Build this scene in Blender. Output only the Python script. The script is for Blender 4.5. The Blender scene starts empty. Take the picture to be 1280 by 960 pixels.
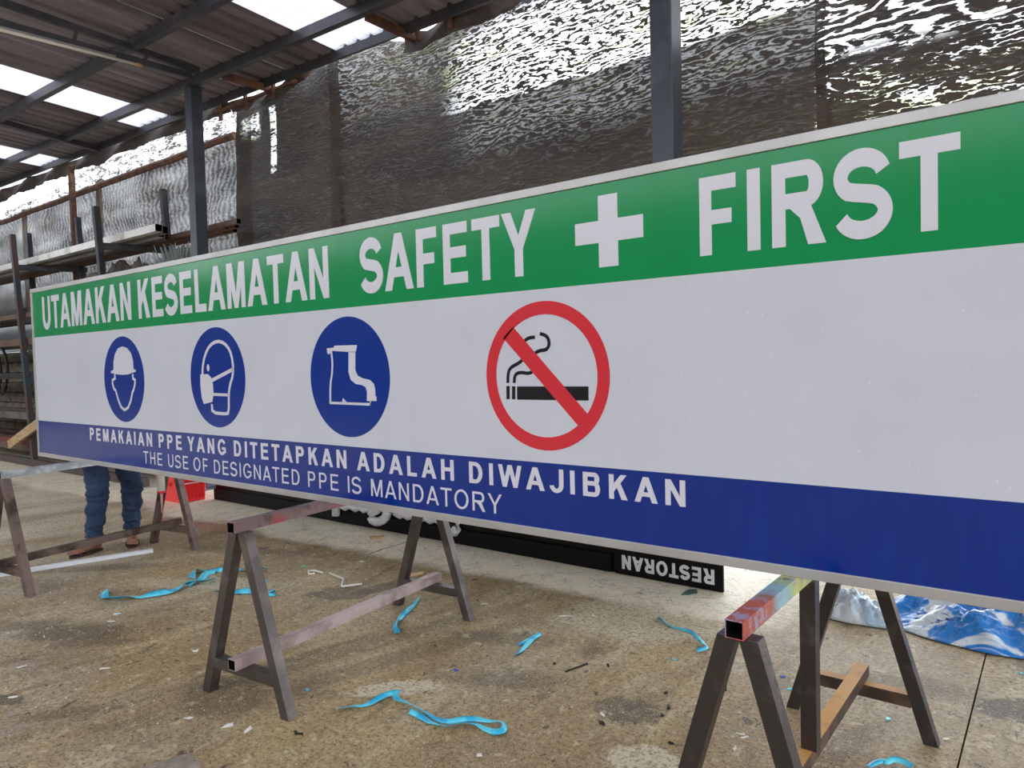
import bpy, bmesh, math, random
from mathutils import Vector, Matrix, noise as mnoise
random.seed(7)
C = bpy.context.scene.collection
scn = bpy.context.scene

# ------------------------------------------------------------------ camera
FPX = 899.183
AX = Vector((0.793392, 0.608188, -0.025217)).normalized()
AU = Vector((-0.002031, 0.044072, 0.999026)).normalized()
AB = Vector((0.608707, -0.792569, 0.036201)).normalized()
CAM = Vector((0, 0, 1.39))
cd = bpy.data.cameras.new('camera'); cam = bpy.data.objects.new('camera', cd); C.objects.link(cam)
cd.sensor_width = 36; cd.lens = FPX / 1280 * 36; cd.clip_end = 300; cd.clip_start = 0.05
cam.matrix_world = Matrix(((AX.x, AU.x, AB.x, CAM.x), (AX.y, AU.y, AB.y, CAM.y), (AX.z, AU.z, AB.z, CAM.z), (0, 0, 0, 1)))
scn.camera = cam

# ------------------------------------------------------------------ world (overcast sky)
w = bpy.data.worlds.new('overcast'); scn.world = w; w.use_nodes = True
wn = w.node_tree.nodes; wl = w.node_tree.links; wn.clear()
wo = wn.new('ShaderNodeOutputWorld'); wb = wn.new('ShaderNodeBackground')
wb.inputs['Color'].default_value = (0.91, 0.965, 1.03, 1); wb.inputs['Strength'].default_value = 1.4
wl.new(wb.outputs[0], wo.inputs[0])

# ------------------------------------------------------------------ exposure
vs = scn.view_settings
vs.view_transform = 'Standard'; vs.look = 'None'; vs.gamma = 1; vs.use_curve_mapping = False
vs.exposure = 1.32

# ------------------------------------------------------------------ helpers
def ray(px, py): return AX * (px - 640) - AU * (py - 480) - AB * FPX
def atz(px, py, z=0.0): d = ray(px, py); return CAM + d * ((z - CAM.z) / d.z)
def aty(px, py, y): d = ray(px, py); return CAM + d * (y / d.y)
def atx(px, py, x): d = ray(px, py); return CAM + d * (x / d.x)

class Nd:
    """tiny wrapper for shader math"""
    def __init__(s, nt, sock): s.nt = nt; s.o = sock
    def _m(s, op, b=None, c=None):
        n = s.nt.nodes.new('ShaderNodeMath'); n.operation = op
        s.nt.links.new(s.o, n.inputs[0])
        for i, v in ((1, b), (2, c)):
            if v is None: continue
            if isinstance(v, Nd): s.nt.links.new(v.o, n.inputs[i])
            else: n.inputs[i].default_value = v
        return Nd(s.nt, n.outputs[0])
    def __add__(s, b): return s._m('ADD', b)
    def __sub__(s, b): return s._m('SUBTRACT', b)
    def __mul__(s, b): return s._m('MULTIPLY', b)
    def sin(s): return s._m('SINE')
    def inv(s): return (s * -1.0) + 1.0
    def clamp(s):
        n = s._m('ADD', 0.0); n.o.node.use_clamp = True; return n
    def mx(s, b): return s._m('MAXIMUM', b)
    def ss(s, a, b):
        n = s.nt.nodes.new('ShaderNodeMapRange'); n.interpolation_type = 'SMOOTHSTEP'
        s.nt.links.new(s.o, n.inputs[0]); n.inputs[1].default_value = a; n.inputs[2].default_value = b
        return Nd(s.nt, n.outputs[0])

def newmat(name):
    m = bpy.data.materials.new(name); m.use_nodes = True
    nt = m.node_tree; nt.nodes.clear()
    o = nt.nodes.new('ShaderNodeOutputMaterial')
    return m, nt, o
def coords(nt, scale=(1, 1, 1), rotz=0, kind='Object'):
    t = nt.nodes.new('ShaderNodeTexCoord'); mp = nt.nodes.new('ShaderNodeMapping')
    mp.inputs['Scale'].default_value = scale; mp.inputs['Rotation'].default_value = (0, 0, rotz)
    nt.links.new(t.outputs[kind], mp.inputs[0]); return mp.outputs[0]
def noi(nt, vec, scale, detail=4, rough=0.55, dist=0.0):
    n = nt.nodes.new('ShaderNodeTexNoise'); n.inputs['Scale'].default_value = scale
    n.inputs['Detail'].default_value = detail; n.inputs['Roughness'].default_value = rough
    n.inputs['Distortion'].default_value = dist
    nt.links.new(vec, n.inputs['Vector']); return Nd(nt, n.outputs[0])
def mix(nt, fac, a, b):
    n = nt.nodes.new('ShaderNodeMix'); n.data_type = 'RGBA'
    if isinstance(fac, Nd): nt.links.new(fac.o, n.inputs[0])
    else: n.inputs[0].default_value = fac
    for i, v in ((6, a), (7, b)):
        if isinstance(v, tuple): n.inputs[i].default_value = (*v, 1) if len(v) == 3 else v
        else: nt.links.new(v, n.inputs[i])
    return n.outputs[2]
def s2l(c):
    """sRGB 0-255 to linear"""
    return tuple((v / 255 / 12.92) if v / 255 <= 0.04045 else ((v / 255 + 0.055) / 1.055) ** 2.4 for v in c)
def pm(name, col, rough=0.5, metal=0.0, var=None, bump=None, coat=0.0, scale=(1, 1, 1), spec=0.5):
    """principled material; var=(colour2, noise scale, lo, hi); bump=(scale, strength)"""
    m, nt, o = newmat(name)
    b = nt.nodes.new('ShaderNodeBsdfPrincipled')
    b.inputs['Roughness'].default_value = rough; b.inputs['Metallic'].default_value = metal
    b.inputs['Coat Weight'].default_value = coat; b.inputs['Coat Roughness'].default_value = 0.08
    b.inputs['Specular IOR Level'].default_value = spec
    b.inputs['Base Color'].default_value = (*col, 1)
    vec = coords(nt, scale)
    if var:
        c = col
        for v in (var if isinstance(var[0], (list, tuple)) and isinstance(var[0][0], tuple) else [var]):
            f = noi(nt, vec, v[1], 5, 0.6).ss(v[2], v[3]); c = mix(nt, f, c, v[0])
        nt.links.new(c, b.inputs['Base Color'])
    if bump:
        bp = nt.nodes.new('ShaderNodeBump'); bp.inputs['Strength'].default_value = bump[1]; bp.inputs['Distance'].default_value = 0.01
        nt.links.new(noi(nt, vec, bump[0], 4).o, bp.inputs['Height']); nt.links.new(bp.outputs[0], b.inputs['Normal'])
    nt.links.new(b.outputs[0], o.inputs[0]); return m

def worldloc(o):
    v = Vector((0, 0, 0))
    while o is not None: v += o.location; o = o.parent
    return v
def thing(name, label, cat, loc=(0, 0, 0), group=None):
    o = bpy.data.objects.new(name, None); C.objects.link(o); o.location = loc
    o.empty_display_size = 0.1
    o['label'] = label; o['category'] = cat
    if group: o['group'] = group
    return o
def tag(o, label, cat, group=None, kind=None):
    o['label'] = label; o['category'] = cat
    if group: o['group'] = group
    if kind: o['kind'] = kind
    return o
class MB:
    def __init__(s): s.v = []; s.f = []; s.inner = []
    def add(s, vs, fs):
        n = len(s.v); s.v += [Vector(p) for p in vs]; s.f += [tuple(i + n for i in f) for f in fs]; return s
    def box(s, x0, x1, y0, y1, z0, z1):
        return s.add([(x0, y0, z0), (x1, y0, z0), (x1, y1, z0), (x0, y1, z0), (x0, y0, z1), (x1, y0, z1), (x1, y1, z1), (x0, y1, z1)],
                     [(0, 3, 2, 1), (4, 5, 6, 7), (0, 1, 5, 4), (1, 2, 6, 5), (2, 3, 7, 6), (3, 0, 4, 7)])
    def frame(s, p0, p1, up):
        d = (Vector(p1) - Vector(p0)).normalized(); r = d.cross(Vector(up)).normalized(); u = r.cross(d).normalized(); return d, r, u
    def bar(s, p0, p1, w, h, up=(0, 0, 1), open_ends=False, flat=None):
        """square bar / hollow tube from p0 to p1, w across, h along up"""
        p0 = Vector(p0); p1 = Vector(p1); d, r, u = s.frame(p0, p1, up)
        def ring(p, k, off=0.0):
            out = []
            for a, b in ((-1, -1), (1, -1), (1, 1), (-1, 1)):
                q = p + r * (a * (w / 2 - k)) + u * (b * (h / 2 - k)) + d * off
                if flat is not None and off == 0 and abs(d.z) > 0.3:   # cut level with the floor / the top
                    q = q + d * ((p.z - q.z) / d.z)
                out.append(q)
            return out
        if not open_ends:
            A = ring(p0, 0); B = ring(p1, 0)
            return s.add(A + B, [(3, 2, 1, 0), (4, 5, 6, 7)] + [(i, (i + 1) % 4, 4 + (i + 1) % 4, 4 + i) for i in range(4)])
        t = 0.003; dep = min(0.3, (p1 - p0).length * 0.3)
        A = ring(p0, 0); B = ring(p1, 0); a = ring(p0, t); b = ring(p1, t); ai = ring(p0, t, dep); bi = ring(p1, t, -dep)
        vs = A + B + a + b + ai + bi; f = []
        for i in range(4):
            j = (i + 1) % 4
            f += [(i, j, 4 + j, 4 + i), (i, 8 + i, 8 + j, j), (4 + i, 4 + j, 12 + j, 12 + i),
                  (8 + i, 16 + i, 16 + j, 8 + j), (12 + i, 12 + j, 20 + j, 20 + i)]
        f += [(16, 19, 18, 17)[::-1], (20, 21, 22, 23)[::-1]]
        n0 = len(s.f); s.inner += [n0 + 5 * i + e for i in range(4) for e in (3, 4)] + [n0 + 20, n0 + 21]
        return s.add(vs, f)
    def prism(s, poly, y0, y1):
        n = len(poly)
        return s.add([(x, y0, z) for x, z in poly] + [(x, y1, z) for x, z in poly],
                     [tuple(range(n)), tuple(range(2 * n - 1, n - 1, -1))] + [(i, n + i, n + (i + 1) % n, (i + 1) % n) for i in range(n)])
    def tube(s, pts, r, n=8, closed=False, ry=None):
        pts = [Vector(p) for p in pts]; R = r if isinstance(r, (list, tuple)) else [r] * len(pts); rings = []
        N = len(pts)
        for i, p in enumerate(pts):
            a = pts[(i - 1) % N] if (closed or i) else p; b = pts[(i + 1) % N] if (closed or i < N - 1) else p
            d = (b - a).normalized(); up = Vector((0, 0, 1)) if abs(d.z) < 0.9 else Vector((1, 0, 0))
            e = d.cross(up).normalized(); u = e.cross(d)
            k = R[i]
            rings.append([p + e * (math.cos(t) * k) + u * (math.sin(t) * (k if ry is None else k * ry)) for t in [2 * math.pi * j / n for j in range(n)]])
        vs = [q for g in rings for q in g]; f = []
        for i in range(N if closed else N - 1):
            for j in range(n):
                a = i * n; b = ((i + 1) % N) * n
                f.append((a + j, a + (j + 1) % n, b + (j + 1) % n, b + j))
        if not closed: f += [tuple(range(n))[::-1], tuple(range((N - 1) * n, N * n))]
        return s.add(vs, f)
    def build(s, name, mat, parent=None, smooth=False, bevel=0):
        off = worldloc(parent) if parent else Vector((0, 0, 0))
        me = bpy.data.meshes.new(name); me.from_pydata([tuple(p - off) for p in s.v], [], s.f)
        bm = bmesh.new(); bm.from_mesh(me); bmesh.ops.recalc_face_normals(bm, faces=bm.faces); bm.to_mesh(me); bm.free()
        o = bpy.data.objects.new(name, me); C.objects.link(o); o.parent = parent
        if mat: me.materials.append(mat)
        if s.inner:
            me.materials.append(M['tube_shade'])
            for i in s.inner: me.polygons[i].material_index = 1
        if smooth:
            for p in me.polygons: p.use_smooth = True
        if bevel:
            md = o.modifiers.new('bevel', 'BEVEL'); md.width = bevel; md.segments = 2; md.limit_method = 'ANGLE'
        return o

# ------------------------------------------------------------------ materials
M = {}
def floor_mat():
    m, nt, o = newmat('stained_concrete'); b = nt.nodes.new('ShaderNodeBsdfPrincipled')
    g = nt.nodes.new('ShaderNodeNewGeometry'); P = g.outputs['Position']
    mp = nt.nodes.new('ShaderNodeMapping'); nt.links.new(P, mp.inputs[0]); mp.inputs['Rotation'].default_value = (0, 0, 0.35); mp.inputs['Scale'].default_value = (1, 0.35, 1)
    S = mp.outputs[0]
    sp = nt.nodes.new('ShaderNodeSeparateXYZ'); nt.links.new(P, sp.inputs[0]); X = Nd(nt, sp.outputs[0]); Y = Nd(nt, sp.outputs[1])
    big = noi(nt, P, 0.9, 5, 0.6); mid = noi(nt, S, 2.2, 7, 0.65); mid2 = noi(nt, P, 3.3, 7, 0.7, 0.4); fine = noi(nt, P, 55, 4, 0.75); sp2 = noi(nt, P, 130, 2, 0.5)
    c = mix(nt, big.ss(0.38, 0.62), s2l((160, 138, 104)), s2l((184, 158, 112)))
    c = mix(nt, mid.ss(0.45, 0.72), c, s2l((206, 190, 158)))
    c = mix(nt, mid2.ss(0.50, 0.74) * 0.7, c, s2l((126, 102, 72)))
    c = mix(nt, noi(nt, S, 5.0, 8, 0.7, 0.8).ss(0.56, 0.70) * 0.75, c, s2l((116, 94, 68)))
    olive = noi(nt, S, 1.5, 8, 0.7, 0.6).ss(0.46, 0.60)
    c = mix(nt, olive * 0.55, c, s2l((142, 112, 66)))
    c = mix(nt, noi(nt, S, 3.1, 9, 0.75, 1.2).ss(0.55, 0.63) * 0.55, c, s2l((104, 80, 50)))
    lil = (X * -0.5 + Y * -0.8 + (noi(nt, P, 1.4, 5) - 0.5) * 2.0).ss(0.3, 1.2)
    c = mix(nt, lil * noi(nt, S, 6, 7, 0.75).ss(0.42, 0.6) * 0.6, c, s2l((176, 162, 150)))
    c = mix(nt, noi(nt, P, 11, 3, 0.6, 0.5).ss(0.665, 0.69) * 0.85, c, s2l((58, 44, 32)))
    c = mix(nt, noi(nt, S, 21, 3, 0.6, 0.5).ss(0.675, 0.70) * 0.85, c, s2l((52, 40, 30)))
    # pale worn cement band along the back of the shop
    wob = (noi(nt, P, 1.3, 6, 0.65) - 0.5) * 0.5
    yy = Y + wob - (X * 0.03)
    band = yy.ss(3.50, 3.66) * X.ss(-1.5, -1.0).inv()
    c = mix(nt, band * noi(nt, P, 5, 5, 0.7).ss(0.25, 0.5) * 0.95, c, s2l((244, 234, 212)))
    far = X.ss(-9.0, -4.5).inv()
    c = mix(nt, far * mid.ss(0.3, 0.6) * 0.8, c, s2l((226, 214, 190)))
    # worn cement patches, wheel marks and dark spills with a shape of their own
    def blob(cx, cy, rx, ry, rot, s0, amt, col, c, soft=0.25):
        ca, sa = math.cos(rot), math.sin(rot)
        u = ((X - cx) * ca + (Y - cy) * sa) * (1 / rx); v = ((X - cx) * (-sa) + (Y - cy) * ca) * (1 / ry)
        d = (u * u + v * v)._m('SQRT') + (noi(nt, P, s0, 5, 0.7) - 0.5) * 1.3
        return mix(nt, d.ss(1 - soft, 1 + soft).inv() * amt, c, col)
    lt = s2l((214, 200, 172)); dk = s2l((60, 50, 38)); dk2 = s2l((84, 68, 46))
    for (qx, qy, qa, qb, qr) in ((-3.9, 1.55, .25, .06, .75), (-4.6, 1.35, .4, .08, .7), (-3.2, 1.15, .18, .05, .9), (-2.2, 2.75, .3, .08, .4), (-5.4, 2.1, .5, .08, .75), (-1.9, 2.4, .25, .08, .5), (-4.9, 3.0, .5, .1, .4), (-.5, 3.3, .25, .1, .3)):
        c = blob(qx, qy, qa, qb, qr, 8, 0.55, dk2, c, 0.4)
    c = blob(-2.24, 2.07, 0.19, 0.07, 0.75, 14, 0.9, lt, c, 0.08)
    c = blob(-1.14, 2.17, 0.12, 0.1, 0.3, 14, 0.8, lt, c, 0.1)
    c = blob(-1.75, 3.35, 0.45, 0.28, 0.4, 6, 0.8, lt, c)
    c = blob(-4.35, 2.4, 0.5, 0.12, 0.5, 8, 0.6, lt, c)
    c = blob(-2.75, 2.25, 0.09, 0.75, -0.32, 9, 0.36, dk2, c)
    c = blob(-2.45, 2.35, 0.08, 0.75, -0.32, 9, 0.36, dk2, c)
    c = blob(-3.45, 2.75, 0.2, 0.12, 0.6, 14, 0.7, dk2, c, 0.12)
    c = blob(-3.3, 3.02, 0.07, 0.26, -0.3, 10, 0.75, dk2, c, 0.12)
    c = blob(-1.36, 2.45, 0.13, 0.1, 0.2, 20, 0.6, dk, c, 0.1)
    c = blob(-0.12, 3.3, 0.16, 0.1, 0.5, 12, 0.8, dk, c, 0.15)
    c = blob(-0.62, 2.62, 0.05, 0.3, -0.3, 9, 0.4, dk2, c)
    c = blob(-4.15, 1.55, 0.3, 0.12, 0.6, 8, 0.7, dk2, c)
    c = blob(-3.55, 1.05, 0.1, 0.05, 0.4, 14, 0.8, dk2, c, 0.1)
    c = blob(-2.8, 1.6, 0.22, 0.16, 0, 9, 0.6, dk2, c)
    c = blob(-6.0, 3.35, 0.6, 0.18, 0.2, 6, 0.5, s2l((196, 120, 96)), c)
    c = mix(nt, fine.ss(0.47, 0.64) * 0.75, c, s2l((70, 58, 42)))
    c = mix(nt, noi(nt, P, 24, 5, 0.75).ss(0.5, 0.66) * 0.45, c, s2l((104, 86, 60)))
    c = mix(nt, noi(nt, P, 17, 5, 0.75).ss(0.54, 0.68) * 0.5, c, s2l((228, 212, 178)))
    c = mix(nt, sp2.ss(0.58, 0.68) * 0.6, c, s2l((214, 202, 178)))
    c = mix(nt, band * noi(nt, P, 7, 6, 0.75).ss(0.36, 0.56) * 0.7, c, s2l((246, 234, 208)))
    # hairline crack
    cr = (X + 4.0 + (noi(nt, P, 3, 4) - 0.5) * 0.2)._m('ABSOLUTE').ss(0.004, 0.012).inv() * Y.ss(3.1, 3.4)
    c = mix(nt, cr * 0.8, c, s2l((90, 78, 60)))
    nt.links.new(c, b.inputs['Base Color'])
    ro = mid2 * -0.5 + 0.80; nt.links.new(ro.o, b.inputs['Roughness']); b.inputs['Specular IOR Level'].default_value = 0.5
    bp = nt.nodes.new('ShaderNodeBump'); bp.inputs['Strength'].default_value = 0.35; bp.inputs['Distance'].default_value = 0.006
    nt.links.new((fine * 1.6 + mid2).o, bp.inputs['Height']); nt.links.new(bp.outputs[0], b.inputs['Normal'])
    nt.links.new(b.outputs[0], o.inputs[0]); return m
M['floor'] = floor_mat()

def net_mat(name, left=False):
    """woven shade net: dark tape with light passing through the weave; doubled layers beat into moire bands"""
    m, nt, o = newmat(name)
    g = nt.nodes.new('ShaderNodeNewGeometry'); P = g.outputs['Position']
    sp = nt.nodes.new('ShaderNodeSeparateXYZ'); nt.links.new(P, sp.inputs[0]); X = Nd(nt, sp.outputs[0]); Z = Nd(nt, sp.outputs[2])
    sq = nt.nodes.new('ShaderNodeMapping'); nt.links.new(P, sq.inputs[0]); sq.inputs['Scale'].default_value = (0.45, 1, 1.6)
    SQ = sq.outputs[0]
    a = noi(nt, SQ, 1.6, 3, 0.5); bn = noi(nt, SQ, 9, 3, 0.6); fn = noi(nt, SQ, 34, 3, 0.6)
    sag = (X * 1.05).sin() * 0.05
    ph = ((Z + sag) * 21.0 + (a - 0.5) * 11.0 + (bn - 0.5) * 4.2 + (fn - 0.5) * 1.7) * 6.2832
    st = ph.sin() * 0.5 + 0.5
    if not left:
        ed = (bn - 0.5) * 0.18
        Ze = Z + ed * 0.4; Xe = X + ed
        bandA = Ze.ss(3.62, 3.67) * (Ze - X * 0.05).ss(4.42, 4.62).inv() * Xe.ss(-4.7, -3.9)
        hi = X.ss(-1.30, -1.26)
        tz = (a * 15.0 + Z * 4.5 + (bn - 0.5) * 2.2) * 6.2832
        zebra = tz.sin() * 0.5 + 0.5
        up = (Z + (a - 0.5) * 0.5).ss(3.22, 3.36)
        op = bandA * hi.inv() * (st + (fn - 0.5) * 0.9).ss(0.50, 0.66) * 0.95
        op = op + hi * up * (zebra + (fn - 0.5) * 1.1).ss(0.62, 0.84) * 0.85
        low = hi * up.inv() * Z.ss(2.3, 2.8)
        op = op + low * (st + (fn - 0.5) * 0.8 + (noi(nt, SQ, 5, 2) - 0.5) * 1.2).ss(0.90, 1.06) * 0.85
        # faint grey shimmer under the bright band, pale patches in the left sheets
        midb = Ze.ss(3.1, 3.45) * Z.ss(3.6, 3.66).inv() * hi.inv() * X.ss(-4.6, -4.0)
        op = op + midb * (st + (fn - 0.5)).ss(0.3, 1.1) * 0.09
        p1 = Xe.ss(-6.2, -6.1) * Xe.ss(-4.9, -4.2).inv() * Ze.ss(3.6, 4.5)
        op = op + p1 * (st + (fn - 0.5) * 1.0).ss(0.4, 1.1) * 0.12
        p2 = (X + 7.16)._m('ABSOLUTE').ss(0.04, 0.07).inv() * Ze.ss(3.5, 3.7) * Ze.ss(4.3, 4.34).inv()
        op = op + p2 * (fn + (bn - 0.5)).ss(0.4, 0.6) * 0.6
        p3 = Xe.ss(-7.85, -7.75) * Xe.ss(-7.5, -7.4).inv() * Ze.ss(4.0, 4.15) * Ze.ss(4.3, 4.34).inv()
        op = op + p3 * (fn + (bn - 0.5)).ss(0.4, 0.6) * 0.55
        op = op + (st + (fn - 0.5)).ss(0.6, 1.2) * 0.016 + 0.003
        tint = mix(nt, (bn + (a - 0.5)).ss(0.5, 0.7) * 0.8, (1, 1, 1), (0.62, 0.68, 0.36))
        dcol = mix(nt, a.ss(0.4, 0.6), s2l((58, 48, 42)), s2l((80, 67, 58)))
        hgt = st * 0.6 + fn * 0.7
    else:
        ver = ((X * 9.0 + (a - 0.5) * 6 + (bn - 0.5) * 1.2) * 6.2832).sin() * 0.5 + 0.5
        top = Z.ss(4.2, 4.26)
        op = top * (fn + (bn - 0.5) * 0.8).ss(0.36, 0.62) * 0.6 * 1.0 + top.inv() * Z.ss(2.4, 3.2) * (ver * 0.06 + fn.ss(0.45, 0.65) * 0.05 + 0.0 + (noi(nt, SQ, 2.2, 3) - 0.45) * 0.3).clamp() + 0.005
        post = ((X + 9.55)._m('ABSOLUTE').ss(0.12, 0.2).inv() + (X + 12.7)._m('ABSOLUTE').ss(0.16, 0.26).inv())
        tint = mix(nt, 0.0, (0.98, 0.99, 1), (1, 1, 1))
        dcol = mix(nt, noi(nt, P, 1.8, 5).ss(0.4, 0.65), s2l((74, 70, 69)), s2l((112, 98, 84)))
        hgt = ver * 0.5 + fn
    op = op.clamp()
    df = nt.nodes.new('ShaderNodeBsdfPrincipled'); df.inputs['Roughness'].default_value = 0.5; df.inputs['Specular IOR Level'].default_value = 0.4
    nt.links.new(dcol, df.inputs['Base Color'])
    bp = nt.nodes.new('ShaderNodeBump'); bp.inputs['Strength'].default_value = 0.5; bp.inputs['Distance'].default_value = 0.02
    nt.links.new(hgt.o, bp.inputs['Height']); nt.links.new(bp.outputs[0], df.inputs['Normal'])
    tr = nt.nodes.new('ShaderNodeBsdfTransparent'); nt.links.new(tint, tr.inputs[0])
    mx = nt.nodes.new('ShaderNodeMixShader'); nt.links.new(op.o, mx.inputs[0]); nt.links.new(df.outputs[0], mx.inputs[1]); nt.links.new(tr.outputs[0], mx.inputs[2])
    nt.links.new(mx.outputs[0], o.inputs[0]); return m
M['net'] = net_mat('black_shade_net'); M['net_thin'] = net_mat('thin_grey_shade_net', True)
def skylight_mat():
    m, nt, o = newmat('milky_plastic_sheet')
    a = nt.nodes.new('ShaderNodeBsdfTranslucent'); a.inputs[0].default_value = (0.74, 0.73, 0.76, 1)
    t = nt.nodes.new('ShaderNodeBsdfTransparent'); t.inputs[0].default_value = (0.76, 0.75, 0.78, 1)
    d = nt.nodes.new('ShaderNodeBsdfDiffuse'); d.inputs[0].default_value = (0.7, 0.7, 0.75, 1)
    m1 = nt.nodes.new('ShaderNodeMixShader'); m1.inputs[0].default_value = 0.25
    nt.links.new(a.outputs[0], m1.inputs[1]); nt.links.new(d.outputs[0], m1.inputs[2])
    m2 = nt.nodes.new('ShaderNodeMixShader')
    f = noi(nt, coords(nt), 2.0, 3) * 0.3 + 0.2; nt.links.new(f.o, m2.inputs[0])
    nt.links.new(m1.outputs[0], m2.inputs[1]); nt.links.new(t.outputs[0], m2.inputs[2]); nt.links.new(m2.outputs[0], o.inputs[0]); return m
M['sky_sheet'] = skylight_mat()
M['tin'] = pm('zinc_roof_sheet', s2l((140, 131, 140)), 0.5, 0.2, (s2l((100, 92, 99)), 0.8, 0.4, 0.65), scale=(3, 0.5, 1))
M['purlin'] = pm('dark_purlin_steel', s2l((72, 74, 82)), 0.45, 0.3, (s2l((96, 92, 98)), 3, 0.4, 0.7))
M['column'] = pm('charcoal_painted_steel', s2l((70, 74, 84)), 0.38, 0.2, (s2l((92, 96, 108)), 2.5, 0.45, 0.7))
M['rust'] = pm('rusty_steel', s2l((88, 60, 50)), 0.75, 0.1, (s2l((126, 88, 68)), 6, 0.4, 0.65), (40, 0.3))
M['alu'] = pm('satin_aluminium', s2l((184, 181, 180)), 0.38, 0.45, (s2l((170, 166, 163)), 3, 0.4, 0.7))
M['white'] = pm('white_sign_sheet', s2l((199, 200, 210)), 0.3, 0, (s2l((195, 196, 205)), 2.5, 0.4, 0.7), spec=.3)
M['letter'] = pm('white_vinyl', s2l((207, 205, 214)), 0.3)
M['green'] = pm('green_vinyl', s2l((22, 136, 76)), 0.14, 0, (s2l((22, 138, 80)), 3, 0.4, 0.6), spec=0.285, scale=(4, 1, 1))
M['blue'] = pm('blue_vinyl', s2l((0, 40, 124)), 0.14, 0, (s2l((2, 43, 128)), 3, 0.4, 0.6), spec=0.4, scale=(4, 1, 1))
M['blue2'] = pm('blue_pictogram_vinyl', s2l((10, 48, 134)), 0.2, spec=0.35)
M['red'] = pm('red_vinyl', s2l((204, 50, 60)), 0.22, spec=0.35)
M['black'] = pm('black_vinyl', s2l((14, 16, 24)), 0.25, coat=0.3)
M['steel_dk'] = pm('dark_mill_steel', s2l((98, 91, 88)), 0.42, 0.8, ((s2l((124, 115, 112)), 7, 0.45, 0.7)), (60, 0.15))
M['steel_br'] = pm('brown_mill_steel', s2l((122, 104, 98)), 0.45, 0.6, ((s2l((72, 56, 50)), 6, 0.45, 0.65)), (60, 0.15))
M['steel_bk'] = pm('blackened_steel', s2l((80, 76, 76)), 0.36, 0.85, ((s2l((104, 98, 97)), 9, 0.5, 0.7)), (60, 0.2))
M['pinkish'] = pm('faded_primer_steel', s2l((186, 166, 164)), 0.5, 0.1, (s2l((148, 126, 122)), 6, 0.42, 0.65), (60, 0.15))
M['redpaint'] = pm('red_stained_steel', s2l((128, 104, 104)), 0.5, 0.2, [(s2l((176, 44, 62)), 3.0, 0.5, 0.62), (s2l((88, 74, 72)), 11, 0.5, 0.65)], (60, 0.15))
M['galv'] = pm('galvanised_steel', s2l((206, 212, 216)), 0.4, 0.4, (s2l((160, 166, 170)), 9, 0.45, 0.6))
M['ochre'] = pm('ochre_painted_steel', s2l((190, 140, 78)), 0.55, 0.05, (s2l((150, 104, 62)), 7, 0.5, 0.7), (60, 0.15))
def ochre_top():  # ochre on upward faces, dark brown on all the others
    m, nt, o = newmat('ochre_top_steel'); b = nt.nodes.new('ShaderNodeBsdfPrincipled'); b.inputs['Roughness'].default_value = 0.55
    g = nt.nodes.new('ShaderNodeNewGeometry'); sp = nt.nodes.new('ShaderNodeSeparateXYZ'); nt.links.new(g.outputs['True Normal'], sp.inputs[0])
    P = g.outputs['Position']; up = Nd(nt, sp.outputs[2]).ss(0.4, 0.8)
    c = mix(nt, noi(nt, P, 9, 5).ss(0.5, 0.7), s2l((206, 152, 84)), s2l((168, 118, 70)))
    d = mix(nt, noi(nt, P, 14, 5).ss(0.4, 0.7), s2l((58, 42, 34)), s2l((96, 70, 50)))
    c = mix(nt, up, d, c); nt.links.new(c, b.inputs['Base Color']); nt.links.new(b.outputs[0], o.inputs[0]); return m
M['ochre_top'] = ochre_top()
def drips():
    m, nt, o = newmat('paint_covered_steel'); b = nt.nodes.new('ShaderNodeBsdfPrincipled'); b.inputs['Roughness'].default_value = 0.5
    g = nt.nodes.new('ShaderNodeNewGeometry'); P = g.outputs['Position']
    sp = nt.nodes.new('ShaderNodeSeparateXYZ'); nt.links.new(P, sp.inputs[0])
    y = Nd(nt, sp.outputs[1]) + (noi(nt, P, 14, 5) - 0.5) * 0.22
    r = nt.nodes.new('ShaderNodeValToRGB'); nt.links.new(y.ss(0, 1).o, r.inputs[0])
    f = nt.nodes.new('ShaderNodeMapRange'); nt.links.new(y.o, f.inputs[0]); f.inputs[1].default_value = 1.6; f.inputs[2].default_value = 2.25
    nt.links.new(f.outputs[0], r.inputs[0]); e = r.color_ramp.elements
    e[0].position = 0; e[0].color = (*s2l((158, 74, 66)), 1); e[1].position = 1; e[1].color = (*s2l((70, 110, 110)), 1)
    for p, c in ((0.28, (182, 92, 70)), (0.38, (150, 120, 100)), (0.46, (150, 190, 205)), (0.58, (168, 190, 150)), (0.72, (206, 200, 110)), (0.85, (190, 196, 120))):
        k = e.new(p); k.color = (*s2l(c), 1)
    c = mix(nt, noi(nt, P, 26, 5, 0.7).ss(0.50, 0.58) * 0.6, r.outputs[0], s2l((150, 170, 205)))
    c = mix(nt, noi(nt, P, 22, 5, 0.7).ss(0.6, 0.7) * 0.8, c, s2l((70, 56, 52)))
    nt.links.new(c, b.inputs['Base Color']); nt.links.new(b.outputs[0], o.inputs[0]); return m
M['drips'] = drips()
M['blackbox'] = pm('black_acrylic', s2l((12, 12, 13)), 0.3, 0, (s2l((20, 20, 21)), 2, 0.45, 0.7), spec=0.2)
M['blackmatt'] = pm('matt_black_metal', s2l((14, 14, 15)), 0.5, spec=0.2)
M['whiteacr'] = pm('white_acrylic', s2l((236, 238, 244)), 0.3)
M['ribbon'] = pm('cyan_plastic_film', s2l((92, 208, 232)), 0.28, 0, (s2l((40, 170, 214)), 12, 0.45, 0.6))
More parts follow.
